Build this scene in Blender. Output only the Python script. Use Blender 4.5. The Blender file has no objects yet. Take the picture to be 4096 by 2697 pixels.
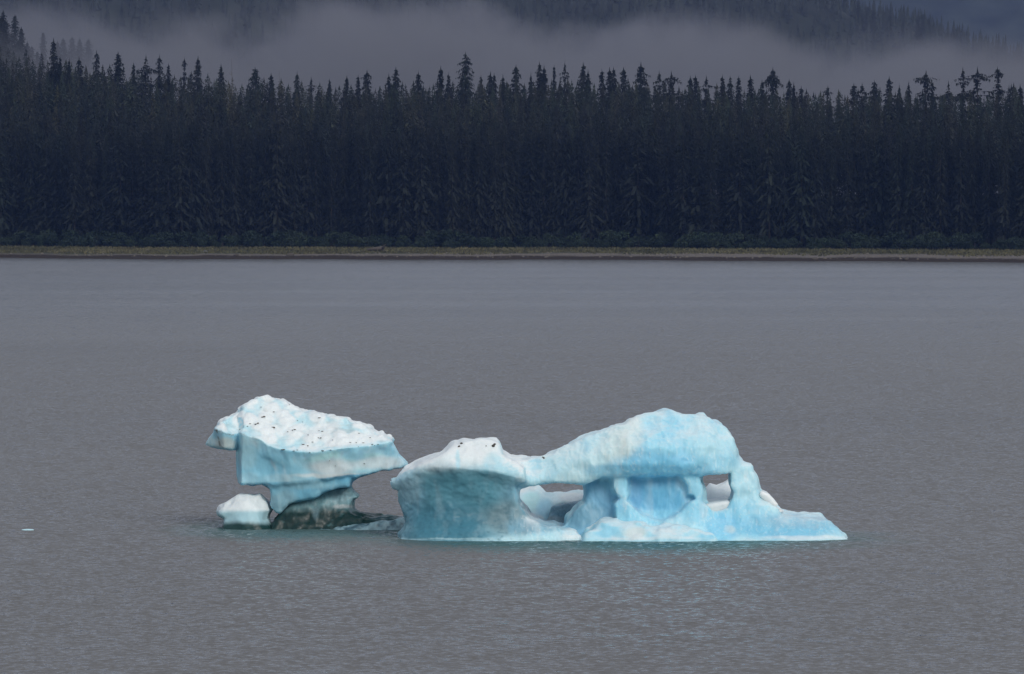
import bpy, math, random
import numpy as np
from mathutils import Vector

sc = bpy.context.scene
COL = sc.collection
random.seed(7)
RNG = np.random.default_rng(7)

# ------------------------------------------------------------------ camera
F_PX, CAM_H, PITCH = 5850.0, 20.0, math.atan(136.0 / 5850.0)
cam_d = bpy.data.cameras.new('camera')
cam_d.sensor_width = 36.0
cam_d.lens = 36.0 * F_PX / 1024.0
cam_d.clip_start, cam_d.clip_end = 1.0, 40000.0
cam = bpy.data.objects.new('camera', cam_d)
cam.location = (0, 0, CAM_H)
cam.rotation_euler = (math.pi / 2 - PITCH, 0, 0)
COL.objects.link(cam)
sc.camera = cam

# ------------------------------------------------------------------ sky + sun (overcast)
SUN_TO = Vector((0.38, -0.90, 0.62)).normalized()      # direction towards the sun
world = bpy.data.worlds.new('World')
sc.world = world
world.use_nodes = True
nt = world.node_tree
bg = nt.nodes['Background']
sky = nt.nodes.new('ShaderNodeTexSky')
sky.sky_type = 'NISHITA'
sky.sun_disc = False
sky.sun_elevation = math.asin(SUN_TO.z)
sky.sun_rotation = math.atan2(SUN_TO.x, SUN_TO.y)
sky.dust_density = 3.0
mixw = nt.nodes.new('ShaderNodeMix'); mixw.data_type = 'RGBA'
mixw.inputs['Factor'].default_value = 0.72
mixw.inputs[7].default_value = (4.5, 4.6, 4.85, 1)      # even cloud deck over the clear sky
nt.links.new(sky.outputs['Color'], mixw.inputs[6])
nt.links.new(mixw.outputs[2], bg.inputs['Color'])
bg.inputs['Strength'].default_value = 0.097

sun_d = bpy.data.lights.new('sun', 'SUN')
sun_d.energy = 1.35
sun_d.angle = math.radians(25)
sun_d.color = (1.0, 0.97, 0.93)
sun = bpy.data.objects.new('sun', sun_d)
sun.rotation_euler = (-SUN_TO).to_track_quat('-Z', 'Y').to_euler()
sun.location = (0, 0, 300)
COL.objects.link(sun)

sc.view_settings.view_transform = 'Standard'
sc.view_settings.look = 'None'
sc.view_settings.exposure = 0.27
sc.view_settings.gamma = 1.0
sc.view_settings.use_curve_mapping = False
sc.render.engine = 'CYCLES'
sc.cycles.max_bounces = 6
sc.cycles.diffuse_bounces = 3
sc.cycles.glossy_bounces = 3
sc.cycles.volume_bounces = 1
sc.cycles.caustics_reflective = False
sc.cycles.caustics_refractive = False
sc.cycles.use_denoising = True

# ------------------------------------------------------------------ helpers
CP, SP = math.cos(PITCH), math.sin(PITCH)
def at(px, py, Y):
    """point of the world at distance Y seen at photograph position px, py (1024 x 674)"""
    cx, cy = (px - 512.0) / F_PX, (337.0 - py) / F_PX
    t = Y / (CP + cy * SP)
    return (t * cx, Y, CAM_H + t * (-SP + cy * CP))

def tag(o, label=None, cat=None, group=None, kind=None):
    if label: o['label'] = label
    if cat: o['category'] = cat
    if group: o['group'] = group
    if kind: o['kind'] = kind
    return o

def empty(name, loc):
    o = bpy.data.objects.new(name, None)
    o.location = loc
    o.empty_display_size = 0.5
    COL.objects.link(o)
    return o

def link(name, me, mat=None, parent=None, loc=None):
    o = bpy.data.objects.new(name, me)
    if mat is not None and len(me.materials) == 0:
        me.materials.append(mat)
    COL.objects.link(o)
    if parent is not None:
        o.parent = parent
    if loc is not None:
        o.location = loc
    return o

def mesh_np(name, V, faces, smooth=False):
    """faces: list of (n,k) int arrays"""
    me = bpy.data.meshes.new(name)
    V = np.asarray(V, dtype=np.float32)
    faces = [np.asarray(f, dtype=np.int32) for f in faces if len(f)]
    me.vertices.add(len(V))
    me.vertices.foreach_set('co', V.ravel())
    nl = sum(f.size for f in faces); nf = sum(len(f) for f in faces)
    me.loops.add(nl); me.polygons.add(nf)
    me.loops.foreach_set('vertex_index', np.concatenate([f.ravel() for f in faces]))
    tot = np.concatenate([np.full(len(f), f.shape[1], dtype=np.int32) for f in faces])
    start = np.concatenate([[0], np.cumsum(tot)[:-1]]).astype(np.int32)
    me.polygons.foreach_set('loop_start', start)
    me.polygons.foreach_set('use_smooth', np.full(nf, smooth, dtype=bool))
    me.update(calc_edges=True)
    me.validate()
    return me

def add_color(me, name, C):
    a = me.attributes.new(name, 'FLOAT_COLOR', 'POINT')
    C4 = np.ones((len(C), 4), dtype=np.float32); C4[:, :3] = C
    a.data.foreach_set('color', C4.ravel())

# ---- lattice noise
def _h(ix, iy, iz, seed):
    with np.errstate(over='ignore'):
        n = (ix.astype(np.uint32) * np.uint32(374761393) + iy.astype(np.uint32) * np.uint32(668265263)
             + iz.astype(np.uint32) * np.uint32(2246822519) + np.uint32(seed * 3266489917 % 4294967296))
        n = (n ^ (n >> np.uint32(13))) * np.uint32(1274126177)
        n = (n ^ (n >> np.uint32(16))) * np.uint32(2654435761)
        n = n ^ (n >> np.uint32(15))
    return n.astype(np.float64) / 4294967296.0

def vnoise(P, freq, seed=0):
    Q = P * np.asarray(freq, dtype=np.float64) + 1000.0
    I = np.floor(Q).astype(np.int64); T = Q - I; T = T * T * (3 - 2 * T)
    out = 0
    for dx in (0, 1):
        for dy in (0, 1):
            for dz in (0, 1):
                w = (T[:, 0] if dx else 1 - T[:, 0]) * (T[:, 1] if dy else 1 - T[:, 1]) * (T[:, 2] if dz else 1 - T[:, 2])
                out = out + w * _h(I[:, 0] + dx, I[:, 1] + dy, I[:, 2] + dz, seed)
    return out * 2 - 1

def fbm(P, freq, seed=0, octs=4, gain=0.5):
    f = np.asarray(freq, dtype=np.float64) * np.ones(3); a = 1.0; s = 0; n = 0
    for k in range(octs):
        s = s + a * vnoise(P, f, seed + k * 17); n += a
        f = f * 2.03; a *= gain
    return s / n

def worley(P, freq, seed=0):
    Q = P * np.asarray(freq, dtype=np.float64) + 1000.0
    I = np.floor(Q).astype(np.int64)
    best = np.full(len(P), 9.0)
    for dx in (-1, 0, 1):
        for dy in (-1, 0, 1):
            for dz in (-1, 0, 1):
                J = I + np.array([dx, dy, dz])
                c = J + np.stack([_h(J[:, 0], J[:, 1], J[:, 2], seed + s) for s in (1, 2, 3)], 1)
                best = np.minimum(best, ((c - Q) ** 2).sum(1))
    return np.sqrt(best)

def sstep(a, b, x):
    t = np.clip((x - a) / (b - a), 0, 1)
    return t * t * (3 - 2 * t)

# ------------------------------------------------------------------ materials
def nmat(name):
    m = bpy.data.materials.new(name)
    m.use_nodes = True
    n = m.node_tree
    return m, n, n.nodes['Principled BSDF'], n.nodes['Material Output']

def node(n, typ, **kw):
    x = n.nodes.new(typ)
    for k, v in kw.items(): setattr(x, k, v)
    return x

def noise_node(n, scale, detail=4, rough=0.55, vec=None):
    x = node(n, 'ShaderNodeTexNoise')
    x.inputs['Scale'].default_value = scale
    x.inputs['Detail'].default_value = detail
    x.inputs['Roughness'].default_value = rough
    if vec is not None: n.links.new(vec, x.inputs['Vector'])
    return x

def obj_coord(n, scale=(1, 1, 1)):
    tc = node(n, 'ShaderNodeTexCoord')
    mp = node(n, 'ShaderNodeMapping')
    mp.inputs['Scale'].default_value = scale
    n.links.new(tc.outputs['Object'], mp.inputs['Vector'])
    return mp.outputs['Vector']

def ramp(n, fac, stops):
    r = node(n, 'ShaderNodeValToRGB')
    el = r.color_ramp.elements
    while len(el) < len(stops): el.new(0.5)
    for e, (p, c) in zip(el, stops):
        e.position = p
        e.color = (c, c, c, 1) if not isinstance(c, tuple) else (*c, 1)
    n.links.new(fac, r.inputs['Fac'])
    return r

def mixc(n, fac, a, b, mode='MIX'):
    x = node(n, 'ShaderNodeMix', data_type='RGBA', blend_type=mode)
    for sock, v in ((x.inputs['Factor'], fac), (x.inputs[6], a), (x.inputs[7], b)):
        if isinstance(v, (int, float)): sock.default_value = v
        elif isinstance(v, tuple): sock.default_value = (*v, 1)
        else: n.links.new(v, sock)
    return x.outputs[2]

def math_n(n, op, a, b=None, clamp=False):
    x = node(n, 'ShaderNodeMath', operation=op, use_clamp=clamp)
    for i, v in enumerate((a, b)):
        if v is None: continue
        if isinstance(v, (int, float)): x.inputs[i].default_value = v
        else: n.links.new(v, x.inputs[i])
    return x.outputs[0]

def ice_material(name, rough=0.42, bump=0.008, sss=0.45, grain=0.2):
    m, n, b, out = nmat(name)
    at_ = node(n, 'ShaderNodeAttribute', attribute_name='ice')
    fine = noise_node(n, 7.0, 6, 0.65, obj_coord(n))
    streak = noise_node(n, 3.0, 5, 0.6, obj_coord(n, (2.2, 2.2, 0.35)))
    f1 = ramp(n, fine.outputs['Fac'], [(0.3, 1 - 0.30 * grain), (0.7, 1.0)])
    f2 = ramp(n, streak.outputs['Fac'], [(0.35, 1 - 0.25 * grain), (0.65, 1.0)])
    c = mixc(n, 1.0, at_.outputs['Color'], f1.outputs['Color'], 'MULTIPLY')
    c = mixc(n, 1.0, c, f2.outputs['Color'], 'MULTIPLY')
    n.links.new(c, b.inputs['Base Color'])
    b.inputs['Subsurface Weight'].default_value = sss
    b.inputs['Subsurface Radius'].default_value = (0.55, 0.6, 0.65)
    b.inputs['Subsurface Scale'].default_value = 0.7
    b.inputs['IOR'].default_value = 1.31
    b.inputs['Coat Weight'].default_value = 0.10
    b.inputs['Coat Roughness'].default_value = 0.40
    r = ramp(n, fine.outputs['Fac'], [(0.35, rough - 0.12), (0.7, rough + 0.18)])
    n.links.new(r.outputs['Color'], b.inputs['Roughness'])
    bp = node(n, 'ShaderNodeBump')
    bp.inputs['Strength'].default_value = 0.7
    bp.inputs['Distance'].default_value = bump
    n.links.new(fine.outputs['Fac'], bp.inputs['Height'])
    n.links.new(bp.outputs['Normal'], b.inputs['Normal'])
    return m

ICE = ice_material('glacier_ice')
WETICE = ice_material('wet_clear_ice', rough=0.36, bump=0.02, sss=0.0, grain=0.9)

def plain_material(name, col, rough=0.8, scale=4.0, var=0.5, bump=0.0, obj_var=0.0, attr=None):
    m, n, b, out = nmat(name)
    nz = noise_node(n, scale, 5, 0.6, obj_coord(n))
    f = ramp(n, nz.outputs['Fac'], [(0.3, 1 - var), (0.7, 1 + var)])
    base = col
    if attr:
        base = node(n, 'ShaderNodeAttribute', attribute_name=attr).outputs['Color']
    c = mixc(n, 1.0, base, f.outputs['Color'], 'MULTIPLY')
    if obj_var:
        oi = node(n, 'ShaderNodeObjectInfo')
        rv = ramp(n, oi.outputs['Random'], [(0.0, (1 - obj_var, 1 - obj_var * .8, 1 - obj_var * .9)),
                                            (0.5, (1.0, 1.0, 1.0)),
                                            (0.8, (1 + obj_var * 1.1, 1 + obj_var * .7, 1 + obj_var * .3)),
                                            (1.0, (1 + obj_var * .4, 1 + obj_var * .8, 1 + obj_var * .4))])
        c = mixc(n, 1.0, c, rv.outputs['Color'], 'MULTIPLY')
    n.links.new(c, b.inputs['Base Color'])
    b.inputs['Roughness'].default_value = rough
    b.inputs['Specular IOR Level'].default_value = 0.2
    if bump:
        bp = node(n, 'ShaderNodeBump'); bp.inputs['Distance'].default_value = bump
        n.links.new(nz.outputs['Fac'], bp.inputs['Height'])
        n.links.new(bp.outputs['Normal'], b.inputs['Normal'])
    return m

NEEDLES = plain_material('spruce_needles', (0.0110, 0.0150, 0.0125), 0.85, 0.35, 0.45, obj_var=0.35)
NEEDLES_MASS = plain_material('spruce_needles_mass', (0.0110, 0.0150, 0.0125), 0.85, 0.35, 0.45, attr='tint')
BARK = plain_material('bark', (0.040, 0.035, 0.031), 0.9, 2.0, 0.4)
DEADWOOD = plain_material('dead_wood', (0.13, 0.12, 0.11), 0.9, 2.0, 0.4)
ALDER = plain_material('alder_leaves', (0.019, 0.032, 0.021), 0.75, 0.6, 0.4, obj_var=0.3)
ROCK = plain_material('rock', (0.075, 0.066, 0.056), 0.8, 6.0, 0.5)
PALEROCK = plain_material('shore_rock', (0.12, 0.112, 0.104), 0.85, 3.0, 0.5, obj_var=0.3)
GRASS = plain_material('shore_grass', (0.10, 0.105, 0.045), 0.8, 0.15, 0.4, attr='tint')

# ------------------------------------------------------------------ water
def build_water():
    m, n, b, out = nmat('sea_water')
    tc = node(n, 'ShaderNodeTexCoord')
    co = tc.outputs['Object']
    sep = node(n, 'ShaderNodeSeparateXYZ'); n.links.new(co, sep.inputs[0])
    # wave slopes: three families of ripples, all in metres, as independent x and y slopes
    def fam(sx, sy, sc_, det, rough=0.55):
        mp = node(n, 'ShaderNodeMapping'); mp.inputs['Scale'].default_value = (sx, sy, 1)
        mp.inputs['Rotation'].default_value = (0, 0, 0.12)
        n.links.new(co, mp.inputs['Vector'])
        return noise_node(n, sc_, det, rough, mp.outputs['Vector'])
    def vm(op, a, b_):
        x = node(n, 'ShaderNodeVectorMath', operation=op)
        for i_, v in enumerate((a, b_)):
            if v is None: continue
            if isinstance(v, tuple): x.inputs[i_].default_value = v
            else: n.links.new(v, x.inputs[i_])
        return x.outputs[0]
    sl = vm('MULTIPLY', vm('SUBTRACT', fam(0.9, 0.8, 3.2, 2, 0.6).outputs['Color'], (.5, .5, .5)), (1.0, 1.65, 0))
    sl = vm('ADD', sl, vm('MULTIPLY', vm('SUBTRACT', fam(1.0, 0.5, 0.9, 3).outputs['Color'], (.5, .5, .5)), (0.3, 0.5, 0)))
    sl = vm('ADD', sl, vm('MULTIPLY', vm('SUBTRACT', fam(0.6, 0.5, 0.06, 2).outputs['Color'], (.5, .5, .5)), (0.02, 0.06, 0)))
    wind = fam(0.16, 1.0, 0.013, 4, 0.6).outputs['Fac']          # wind lanes
    lane = ramp(n, wind, [(0.36, 0.72), (0.62, 1.0)]).outputs['Color']
    far = node(n, 'ShaderNodeMapRange'); far.inputs['From Min'].default_value = 750     # calmer towards the sheltered shore
    far.inputs['From Max'].default_value = 1300; far.inputs['To Min'].default_value = 1.0
    far.inputs['To Max'].default_value = 0.75; far.interpolation_type = 'SMOOTHSTEP'
    n.links.new(sep.outputs['Y'], far.inputs['Value'])
    k = math_n(n, 'MULTIPLY', lane, far.outputs[0])
    cmb = node(n, 'ShaderNodeCombineXYZ')
    for q in range(3): n.links.new(k, cmb.inputs[q])
    tl = node(n, 'ShaderNodeMapRange', interpolation_type='SMOOTHSTEP'); n.links.new(sep.outputs['Y'], tl.inputs['Value'])
    for k_, v_ in (('From Min', 600), ('From Max', 1250), ('To Min', -0.27), ('To Max', -0.12)): tl.inputs[k_].default_value = v_
    lean = node(n, 'ShaderNodeCombineXYZ'); lean.inputs[2].default_value = 1.0
    n.links.new(tl.outputs[0], lean.inputs[1])
    nrm = vm('NORMALIZE', vm('ADD', vm('MULTIPLY', sl, cmb.outputs[0]), lean.outputs[0]), None)      # onshore chop: the steeper wave faces look seaward
    n.links.new(nrm, b.inputs['Normal'])
    tint = noise_node(n, 0.004, 3, 0.5, co)
    c = ramp(n, tint.outputs['Fac'], [(0.3, (0.112, 0.114, 0.117)), (0.7, (0.130, 0.131, 0.133))])
    # turquoise painted into the water round each berg in place of its reflection
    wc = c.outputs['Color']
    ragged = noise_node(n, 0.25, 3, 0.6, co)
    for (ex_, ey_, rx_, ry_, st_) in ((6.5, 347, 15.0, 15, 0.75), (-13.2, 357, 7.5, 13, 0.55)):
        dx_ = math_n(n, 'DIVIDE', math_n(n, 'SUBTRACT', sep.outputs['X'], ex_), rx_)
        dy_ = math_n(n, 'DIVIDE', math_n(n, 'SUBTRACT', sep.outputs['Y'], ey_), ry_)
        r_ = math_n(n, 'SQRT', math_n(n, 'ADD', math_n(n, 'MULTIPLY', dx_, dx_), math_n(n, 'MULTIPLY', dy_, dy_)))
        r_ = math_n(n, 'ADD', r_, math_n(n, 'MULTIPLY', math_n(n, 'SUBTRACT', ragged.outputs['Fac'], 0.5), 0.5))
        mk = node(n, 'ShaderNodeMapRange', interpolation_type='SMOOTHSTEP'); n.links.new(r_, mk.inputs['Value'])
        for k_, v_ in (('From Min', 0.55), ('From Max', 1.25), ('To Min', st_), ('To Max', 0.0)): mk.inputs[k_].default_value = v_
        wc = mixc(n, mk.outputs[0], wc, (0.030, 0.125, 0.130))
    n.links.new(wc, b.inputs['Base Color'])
    b.inputs['Roughness'].default_value = 0.16
    b.inputs['IOR'].default_value = 1.333
    V = [(-5800, -150, 0), (5800, -150, 0), (5800, 11800, 0), (-5800, 11800, 0)]
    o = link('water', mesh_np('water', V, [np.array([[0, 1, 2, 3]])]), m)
    tag(o, kind='structure')
build_water()

# ------------------------------------------------------------------ land of the far shore
def y_shore(X):
    X = np.asarray(X, dtype=np.float64)
    return 1985 - 0.385 * X + 14 * np.sin(X * 0.021 + 1) + 9 * np.sin(X * 0.063) + 4 * np.sin(X * 0.17) + 2 * np.sin(X * 0.41)

def land_z(X, Y):
    X = np.asarray(X, dtype=np.float64); d = np.asarray(Y, dtype=np.float64) - y_shore(X)
    z = np.interp(d, [-60, 0, 14, 45, 72], [-6, 0, 1.2, 3.3, 4.4])
    k = np.interp(X, [-190, -120, 0, 100, 320], [0.165, 0.12, 0.085, 0.07, 0.075])
    z = z + (k + 0.005) * np.clip(d - 72, 0, 240)
    k2 = np.interp(X, [-330, -230, -175, -140, -60, 320], [0.20, 0.26, 0.10, 0.0, -0.05, -0.05])
    z = z + k2 * np.clip(d - 312, 0, 80)
    return z

def build_shore():
    xs = np.concatenate([np.arange(-1400, -420, 20.0), np.arange(-420, 421, 3.0), np.arange(440, 1400, 20.0)])
    ds = np.concatenate([np.arange(-20, 76, 2.0), np.arange(80, 640, 20.0)])
    X, Dd = np.meshgrid(xs, ds, indexing='ij')
    Y = y_shore(X) + Dd
    Z = land_z(X, Y)
    P = np.stack([X.ravel(), Y.ravel(), Z.ravel()], 1)
    P[:, 2] += 0.22 * fbm(P, 0.12, 5, 3) * (P[:, 2] > -1)
    nx, ny = X.shape
    I = np.arange(nx * ny).reshape(nx, ny)
    Q = np.stack([I[:-1, :-1], I[1:, :-1], I[1:, 1:], I[:-1, 1:]], -1).reshape(-1, 4)
    me = mesh_np('shore', P, [Q], True)
    m, n, b, out = nmat('shore_ground')
    geo = node(n, 'ShaderNodeNewGeometry')
    sep = node(n, 'ShaderNodeSeparateXYZ'); n.links.new(geo.outputs['Position'], sep.inputs[0])
    big = noise_node(n, 0.05, 4, 0.6, geo.outputs['Position'])
    fine = noise_node(n, 1.5, 4, 0.7, geo.outputs['Position'])
    # the grass line: lower on the left of the bay
    xr = node(n, 'ShaderNodeMapRange'); n.links.new(sep.outputs['X'], xr.inputs['Value'])
    for k, v in (('From Min', -180), ('From Max', 60), ('To Min', 1.3), ('To Max', 2.2)): xr.inputs[k].default_value = v
    zz = math_n(n, 'ADD', sep.outputs['Z'], math_n(n, 'MULTIPLY', math_n(n, 'SUBTRACT', big.outputs['Fac'], 0.5), 1.3))
    zg = math_n(n, 'SUBTRACT', zz, xr.outputs[0])
    fg = math_n(n, 'MULTIPLY', math_n(n, 'ADD', zg, 0.3), 1.6, True)
    fw = math_n(n, 'MULTIPLY', math_n(n, 'SUBTRACT', zz, 0.95), 2.5, True)
    gravel = ramp(n, fine.outputs['Fac'], [(0.3, (0.08, 0.072, 0.064)), (0.7, (0.21, 0.19, 0.175))])
    weed = ramp(n, fine.outputs['Fac'], [(0.3, (0.022, 0.017, 0.014)), (0.7, (0.055, 0.043, 0.032))])
    grass = ramp(n, fine.outputs['Fac'], [(0.3, (0.034, 0.040, 0.022)), (0.7, (0.062, 0.064, 0.034))])
    c = mixc(n, fw, weed.outputs['Color'], gravel.outputs['Color'])
    c = mixc(n, fg, c, grass.outputs['Color'])
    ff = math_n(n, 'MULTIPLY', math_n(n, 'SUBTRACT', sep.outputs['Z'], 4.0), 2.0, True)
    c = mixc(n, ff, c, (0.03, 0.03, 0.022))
    n.links.new(c, b.inputs['Base Color']); b.inputs['Roughness'].default_value = 0.95
    b.inputs['Specular IOR Level'].default_value = 0.1
    tag(link('shore', me, m), kind='structure')
build_shore()

# ------------------------------------------------------------------ mountains
def mountain_z(X, Y):
    X = np.asarray(X, dtype=np.float64); Y = np.asarray(Y, dtype=np.float64)
    base = (Y - 3960 - 50 * np.sin(X * 0.006 + 0.7)) * 0.50
    ridge = np.interp(X, [-3000, -400, 100, 256, 300, 322, 345, 372, 400, 450, 520, 700, 3000],
                      [1000, 800, 300, 152, 143, 133, 126, 116, 102, 75, 45, -30, -300])
    cap = ridge + (Y - 4300) * 0.02
    z = -np.log(np.exp(-base / 12) + np.exp(-cap / 12)) * 12
    return z

def build_mountain():
    mdark = plain_material('forested_slope', (0.022, 0.027, 0.022), 0.95, 0.02, 0.5)
    xs = np.concatenate([np.arange(-3000, -700, 80.0), np.arange(-700, 720, 16.0), np.arange(720, 2400, 80.0)])
    ys = np.concatenate([np.arange(3960, 4700, 16.0), np.arange(4700, 6400, 80.0)])
    X, Y = np.meshgrid(xs, ys, indexing='ij')
    P = np.stack([X.ravel(), Y.ravel(), np.clip(mountain_z(X, Y), -3, 1e4).ravel()], 1)
    P[:, 2] += 5 * fbm(P, 0.01, 3, 3)
    P[:, 2] = np.maximum(P[:, 2], -3)
    nx, ny = X.shape
    I = np.arange(nx * ny).reshape(nx, ny)
    Q = np.stack([I[:-1, :-1], I[1:, :-1], I[1:, 1:], I[:-1, 1:]], -1).reshape(-1, 4)
    tag(link('mountain', mesh_np('mountain', P, [Q], True), mdark), kind='structure')
    xs = np.arange(-5500, 5501, 100.0); ys = np.arange(8000, 11400, 100.0)
    X, Y = np.meshgrid(xs, ys, indexing='ij')
    Z = (Y - 8000) * 0.48
    P = np.stack([X.ravel(), Y.ravel(), Z.ravel()], 1)
    P[:, 2] += 90 * fbm(P, 0.0018, 9, 5) - 2
    P[:, 2] = np.clip(P[:, 2], -3, 1500)
    nx, ny = X.shape
    I = np.arange(nx * ny).reshape(nx, ny)
    Q = np.stack([I[:-1, :-1], I[1:, :-1], I[1:, 1:], I[:-1, 1:]], -1).reshape(-1, 4)
    tag(link('far_mountain', mesh_np('far_mountain', P, [Q], True), mdark), kind='structure')
build_mountain()

# ------------------------------------------------------------------ spruce trees
def spruce_geo(rng, H=40.0, R=4.6, step=1.0, nb=6, curtain=4, keep=1.0, profile='full', low=0.12):
    """crown as many drooping sprays. Returns verts, tris"""
    V, T = [], []
    z = H * low
    ph = rng.uniform(0, 6.28)
    lobes = [(rng.uniform(0.3, 1.0), rng.uniform(0.6, 1.25)) for _ in range(9)]
    while z < H * 0.965:
        t = z / H
        lv = rng.uniform(0.62, 1.22)
        if profile == 'full':   r = R * (1 - t) ** 0.62 * (0.55 + 0.45 * min(1, t * 4)) * lv
        elif profile == 'thin': r = R * 0.66 * (1 - t) ** 0.55 * lv
        elif profile == 'wide': r = R * 1.35 * (1 - t) ** 0.58 * lv
        elif profile == 'bulb':
            r = R * lv * (0.42 * math.exp(-((t - 0.88) / 0.06) ** 2) + 0.34 * math.exp(-((t - 0.76) / 0.025) ** 2) + (0.9 * (0.74 - t) / 0.5 if t < 0.74 else 0.08))
        elif profile == 'ragged': r = R * 1.2 * min(1, (1.01 - t) / 0.14) ** 0.7 * (0.22 + 0.78 * max(0, math.sin(t * 52 + ph)) ** 1.2) * lv * (0.75 + 0.4 * (1 - t))
        else: r = R * (1 - t)
        r *= np.interp((z * 0.37) % 1.0, [0, .5, 1], [0.85, 1.12, 0.85])
        for b in range(nb):
            if rng.random() > keep: continue
            a = ph + 6.2832 * b / nb + rng.uniform(-0.5, 0.5)
            L = max(0.25, r * rng.uniform(0.6, 1.18))
            ca, sa = math.cos(a), math.sin(a)
            drop = (0.30 + 0.25 * (1 - t)) * L * rng.uniform(0.5, 1.3)
            if profile == 'ragged': drop *= 0.35
            up = 0.12 * L
            zz = z + rng.uniform(-0.4, 0.4) * step
            pts = [(0.1, zz), (0.45 * L, zz + up * 0.5 - drop * 0.25), (0.8 * L, zz - drop * 0.8), (L, zz - drop * 0.9)]
            w = [0.05, 0.06 * L + 0.07, 0.05 * L + 0.05, 0.02]
            i0 = len(V)
            for (q, h_), ww in zip(pts, w):
                tw = rng.uniform(-0.35, 0.35) * ww
                V.append((ca * q - sa * ww, sa * q + ca * ww, h_ + tw))
                V.append((ca * q + sa * ww, sa * q - ca * ww, h_ - tw))
            for k in range(3):
                j = i0 + 2 * k
                T.append((j, j + 1, j + 3)); T.append((j, j + 3, j + 2))
            for c in range(curtain):                       # pendulous twigs
                s = rng.uniform(0.15, 1.0)
                q = s * L
                h_ = np.interp(q, [p[0] for p in pts], [p[1] for p in pts])
                da = rng.uniform(-0.30, 0.30) * L * 0.8
                bw = rng.uniform(0.14, 0.32) * (0.5 + 0.05 * L)
                ln = rng.uniform(0.5, 1.25) * (0.35 + 0.17 * L)
                bx_, by_ = ca * q - sa * da, sa * q + ca * da
                i1 = len(V)
                th = rng.uniform(0, 3.14)
                cx, cy = math.cos(th) * bw, math.sin(th) * bw
                V += [(bx_ - cx, by_ - cy, h_ + 0.1), (bx_ + cx, by_ + cy, h_ + 0.1), (bx_ + rng.uniform(-.2, .2), by_ + rng.uniform(-.2, .2), h_ - ln)]
                T.append((i1, i1 + 1, i1 + 2))
        z += step * rng.uniform(0.75, 1.25) * (0.75 + 0.5 * (1 - t))
    # leader
    i1 = len(V)
    V += [(-0.3, 0, H * 0.945), (0.3, 0, H * 0.945), (0, 0, H * 1.0), (0, -0.3, H * 0.945), (0, 0.3, H * 0.945)]
    T += [(i1, i1 + 1, i1 + 2), (i1 + 3, i1 + 4, i1 + 2)]
    return np.array(V), np.array(T)

def trunk_geo(H=40.0, r=0.45, top=0.97, stubs=0, rng=None):
    zs = [0, H * 0.3, H * 0.65, H * top]
    rs = [r, r * 0.75, r * 0.42, r * 0.08 + 0.02]
    V, Q = [], []
    for z, rr in zip(zs, rs):
        for k in range(6):
            V.append((rr * math.cos(k * 1.0472), rr * math.sin(k * 1.0472), z - (0.8 if z == 0 else 0)))
    for l in range(3):
        for k in range(6):
            Q.append((l * 6 + k, l * 6 + (k + 1) % 6, (l + 1) * 6 + (k + 1) % 6, (l + 1) * 6 + k))
    for s in range(stubs):
        z = rng.uniform(0.45, 0.95) * H; a = rng.uniform(0, 6.28); L = rng.uniform(0.6, 2.2)
        i = len(V); ca, sa = math.cos(a), math.sin(a)
        V += [(0, 0, z - 0.12), (0, 0, z + 0.12), (ca * L, sa * L, z + 0.25 * L), (ca * L, sa * L, z + 0.25 * L - 0.06)]
        Q.append((i, i + 1, i + 2, i + 3))
    return np.array(V), np.array(Q)

TREE_H = 40.0
CROWNS = {}
def crown_mesh(kind, idx):
    key = (kind, idx)
    if key not in CROWNS:
        rng = random.Random(hash(kind) % 1 + idx * 31 + {'full': 1, 'thin': 2, 'wide': 3, 'bulb': 4, 'ragged': 5}[kind] * 101)
        keep = {'full': 0.8, 'thin': 0.75, 'wide': 0.75, 'bulb': 0.85, 'ragged': 0.6}[kind]
        V, T = spruce_geo(rng, TREE_H, rng.uniform(4.8, 6.4), 0.75, 10, 8, keep, kind)
        me = mesh_np('spruce_crown', V, [T], False)
        me.materials.append(NEEDLES)
        CROWNS[key] = me
    return CROWNS[key]
V_, Q_ = trunk_geo(TREE_H)
TRUNK = mesh_np('spruce_trunk', V_, [Q_], True); TRUNK.materials.append(BARK)
V_, Q_ = trunk_geo(TREE_H, 0.38, 0.99, 14, random.Random(3))
SNAG = mesh_np('snag_trunk', V_, [Q_], False); SNAG.materials.append(DEADWOOD)

def tree(X, Y, top_z, label, group, kind='full', idx=0, name='spruce_tree', cat='tree', zfun=land_z, wide=1.0):
    z0 = float(zfun(X, Y)) - 0.3
    s = max(8.0, top_z - z0) / TREE_H
    t = empty(name, (X, Y, z0))
    t.rotation_euler = (random.uniform(-.015, .015), random.uniform(-.02, .02), random.uniform(0, 6.28))
    w = wide * (0.55 * s + 0.45) * random.uniform(0.9, 1.25)
    tag(t, label, cat, group)
    if kind == 'snag':
        o = link('trunk', SNAG, None, t); o.scale = (w * 0.8, w * 0.8, s)
        return t
    o = link('trunk', TRUNK, None, t); o.scale = (w, w, s)
    o = link('crown', crown_mesh(kind, idx), None, t); o.scale = (w, w, s)
    return t

CAN_X = [-60, 0, 52, 103, 155, 207, 258, 310, 345, 389, 441, 493, 545, 596, 648, 682, 727, 779, 830, 882, 934, 985, 1024, 1090]
CAN_Y = [54, 60, 63, 70, 75, 79, 84, 87, 91, 86, 85, 85, 81, 83, 85, 88, 90, 92, 97, 93, 95, 94, 89, 92]
def canopy(px): return float(np.interp(px, CAN_X, CAN_Y))

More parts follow.
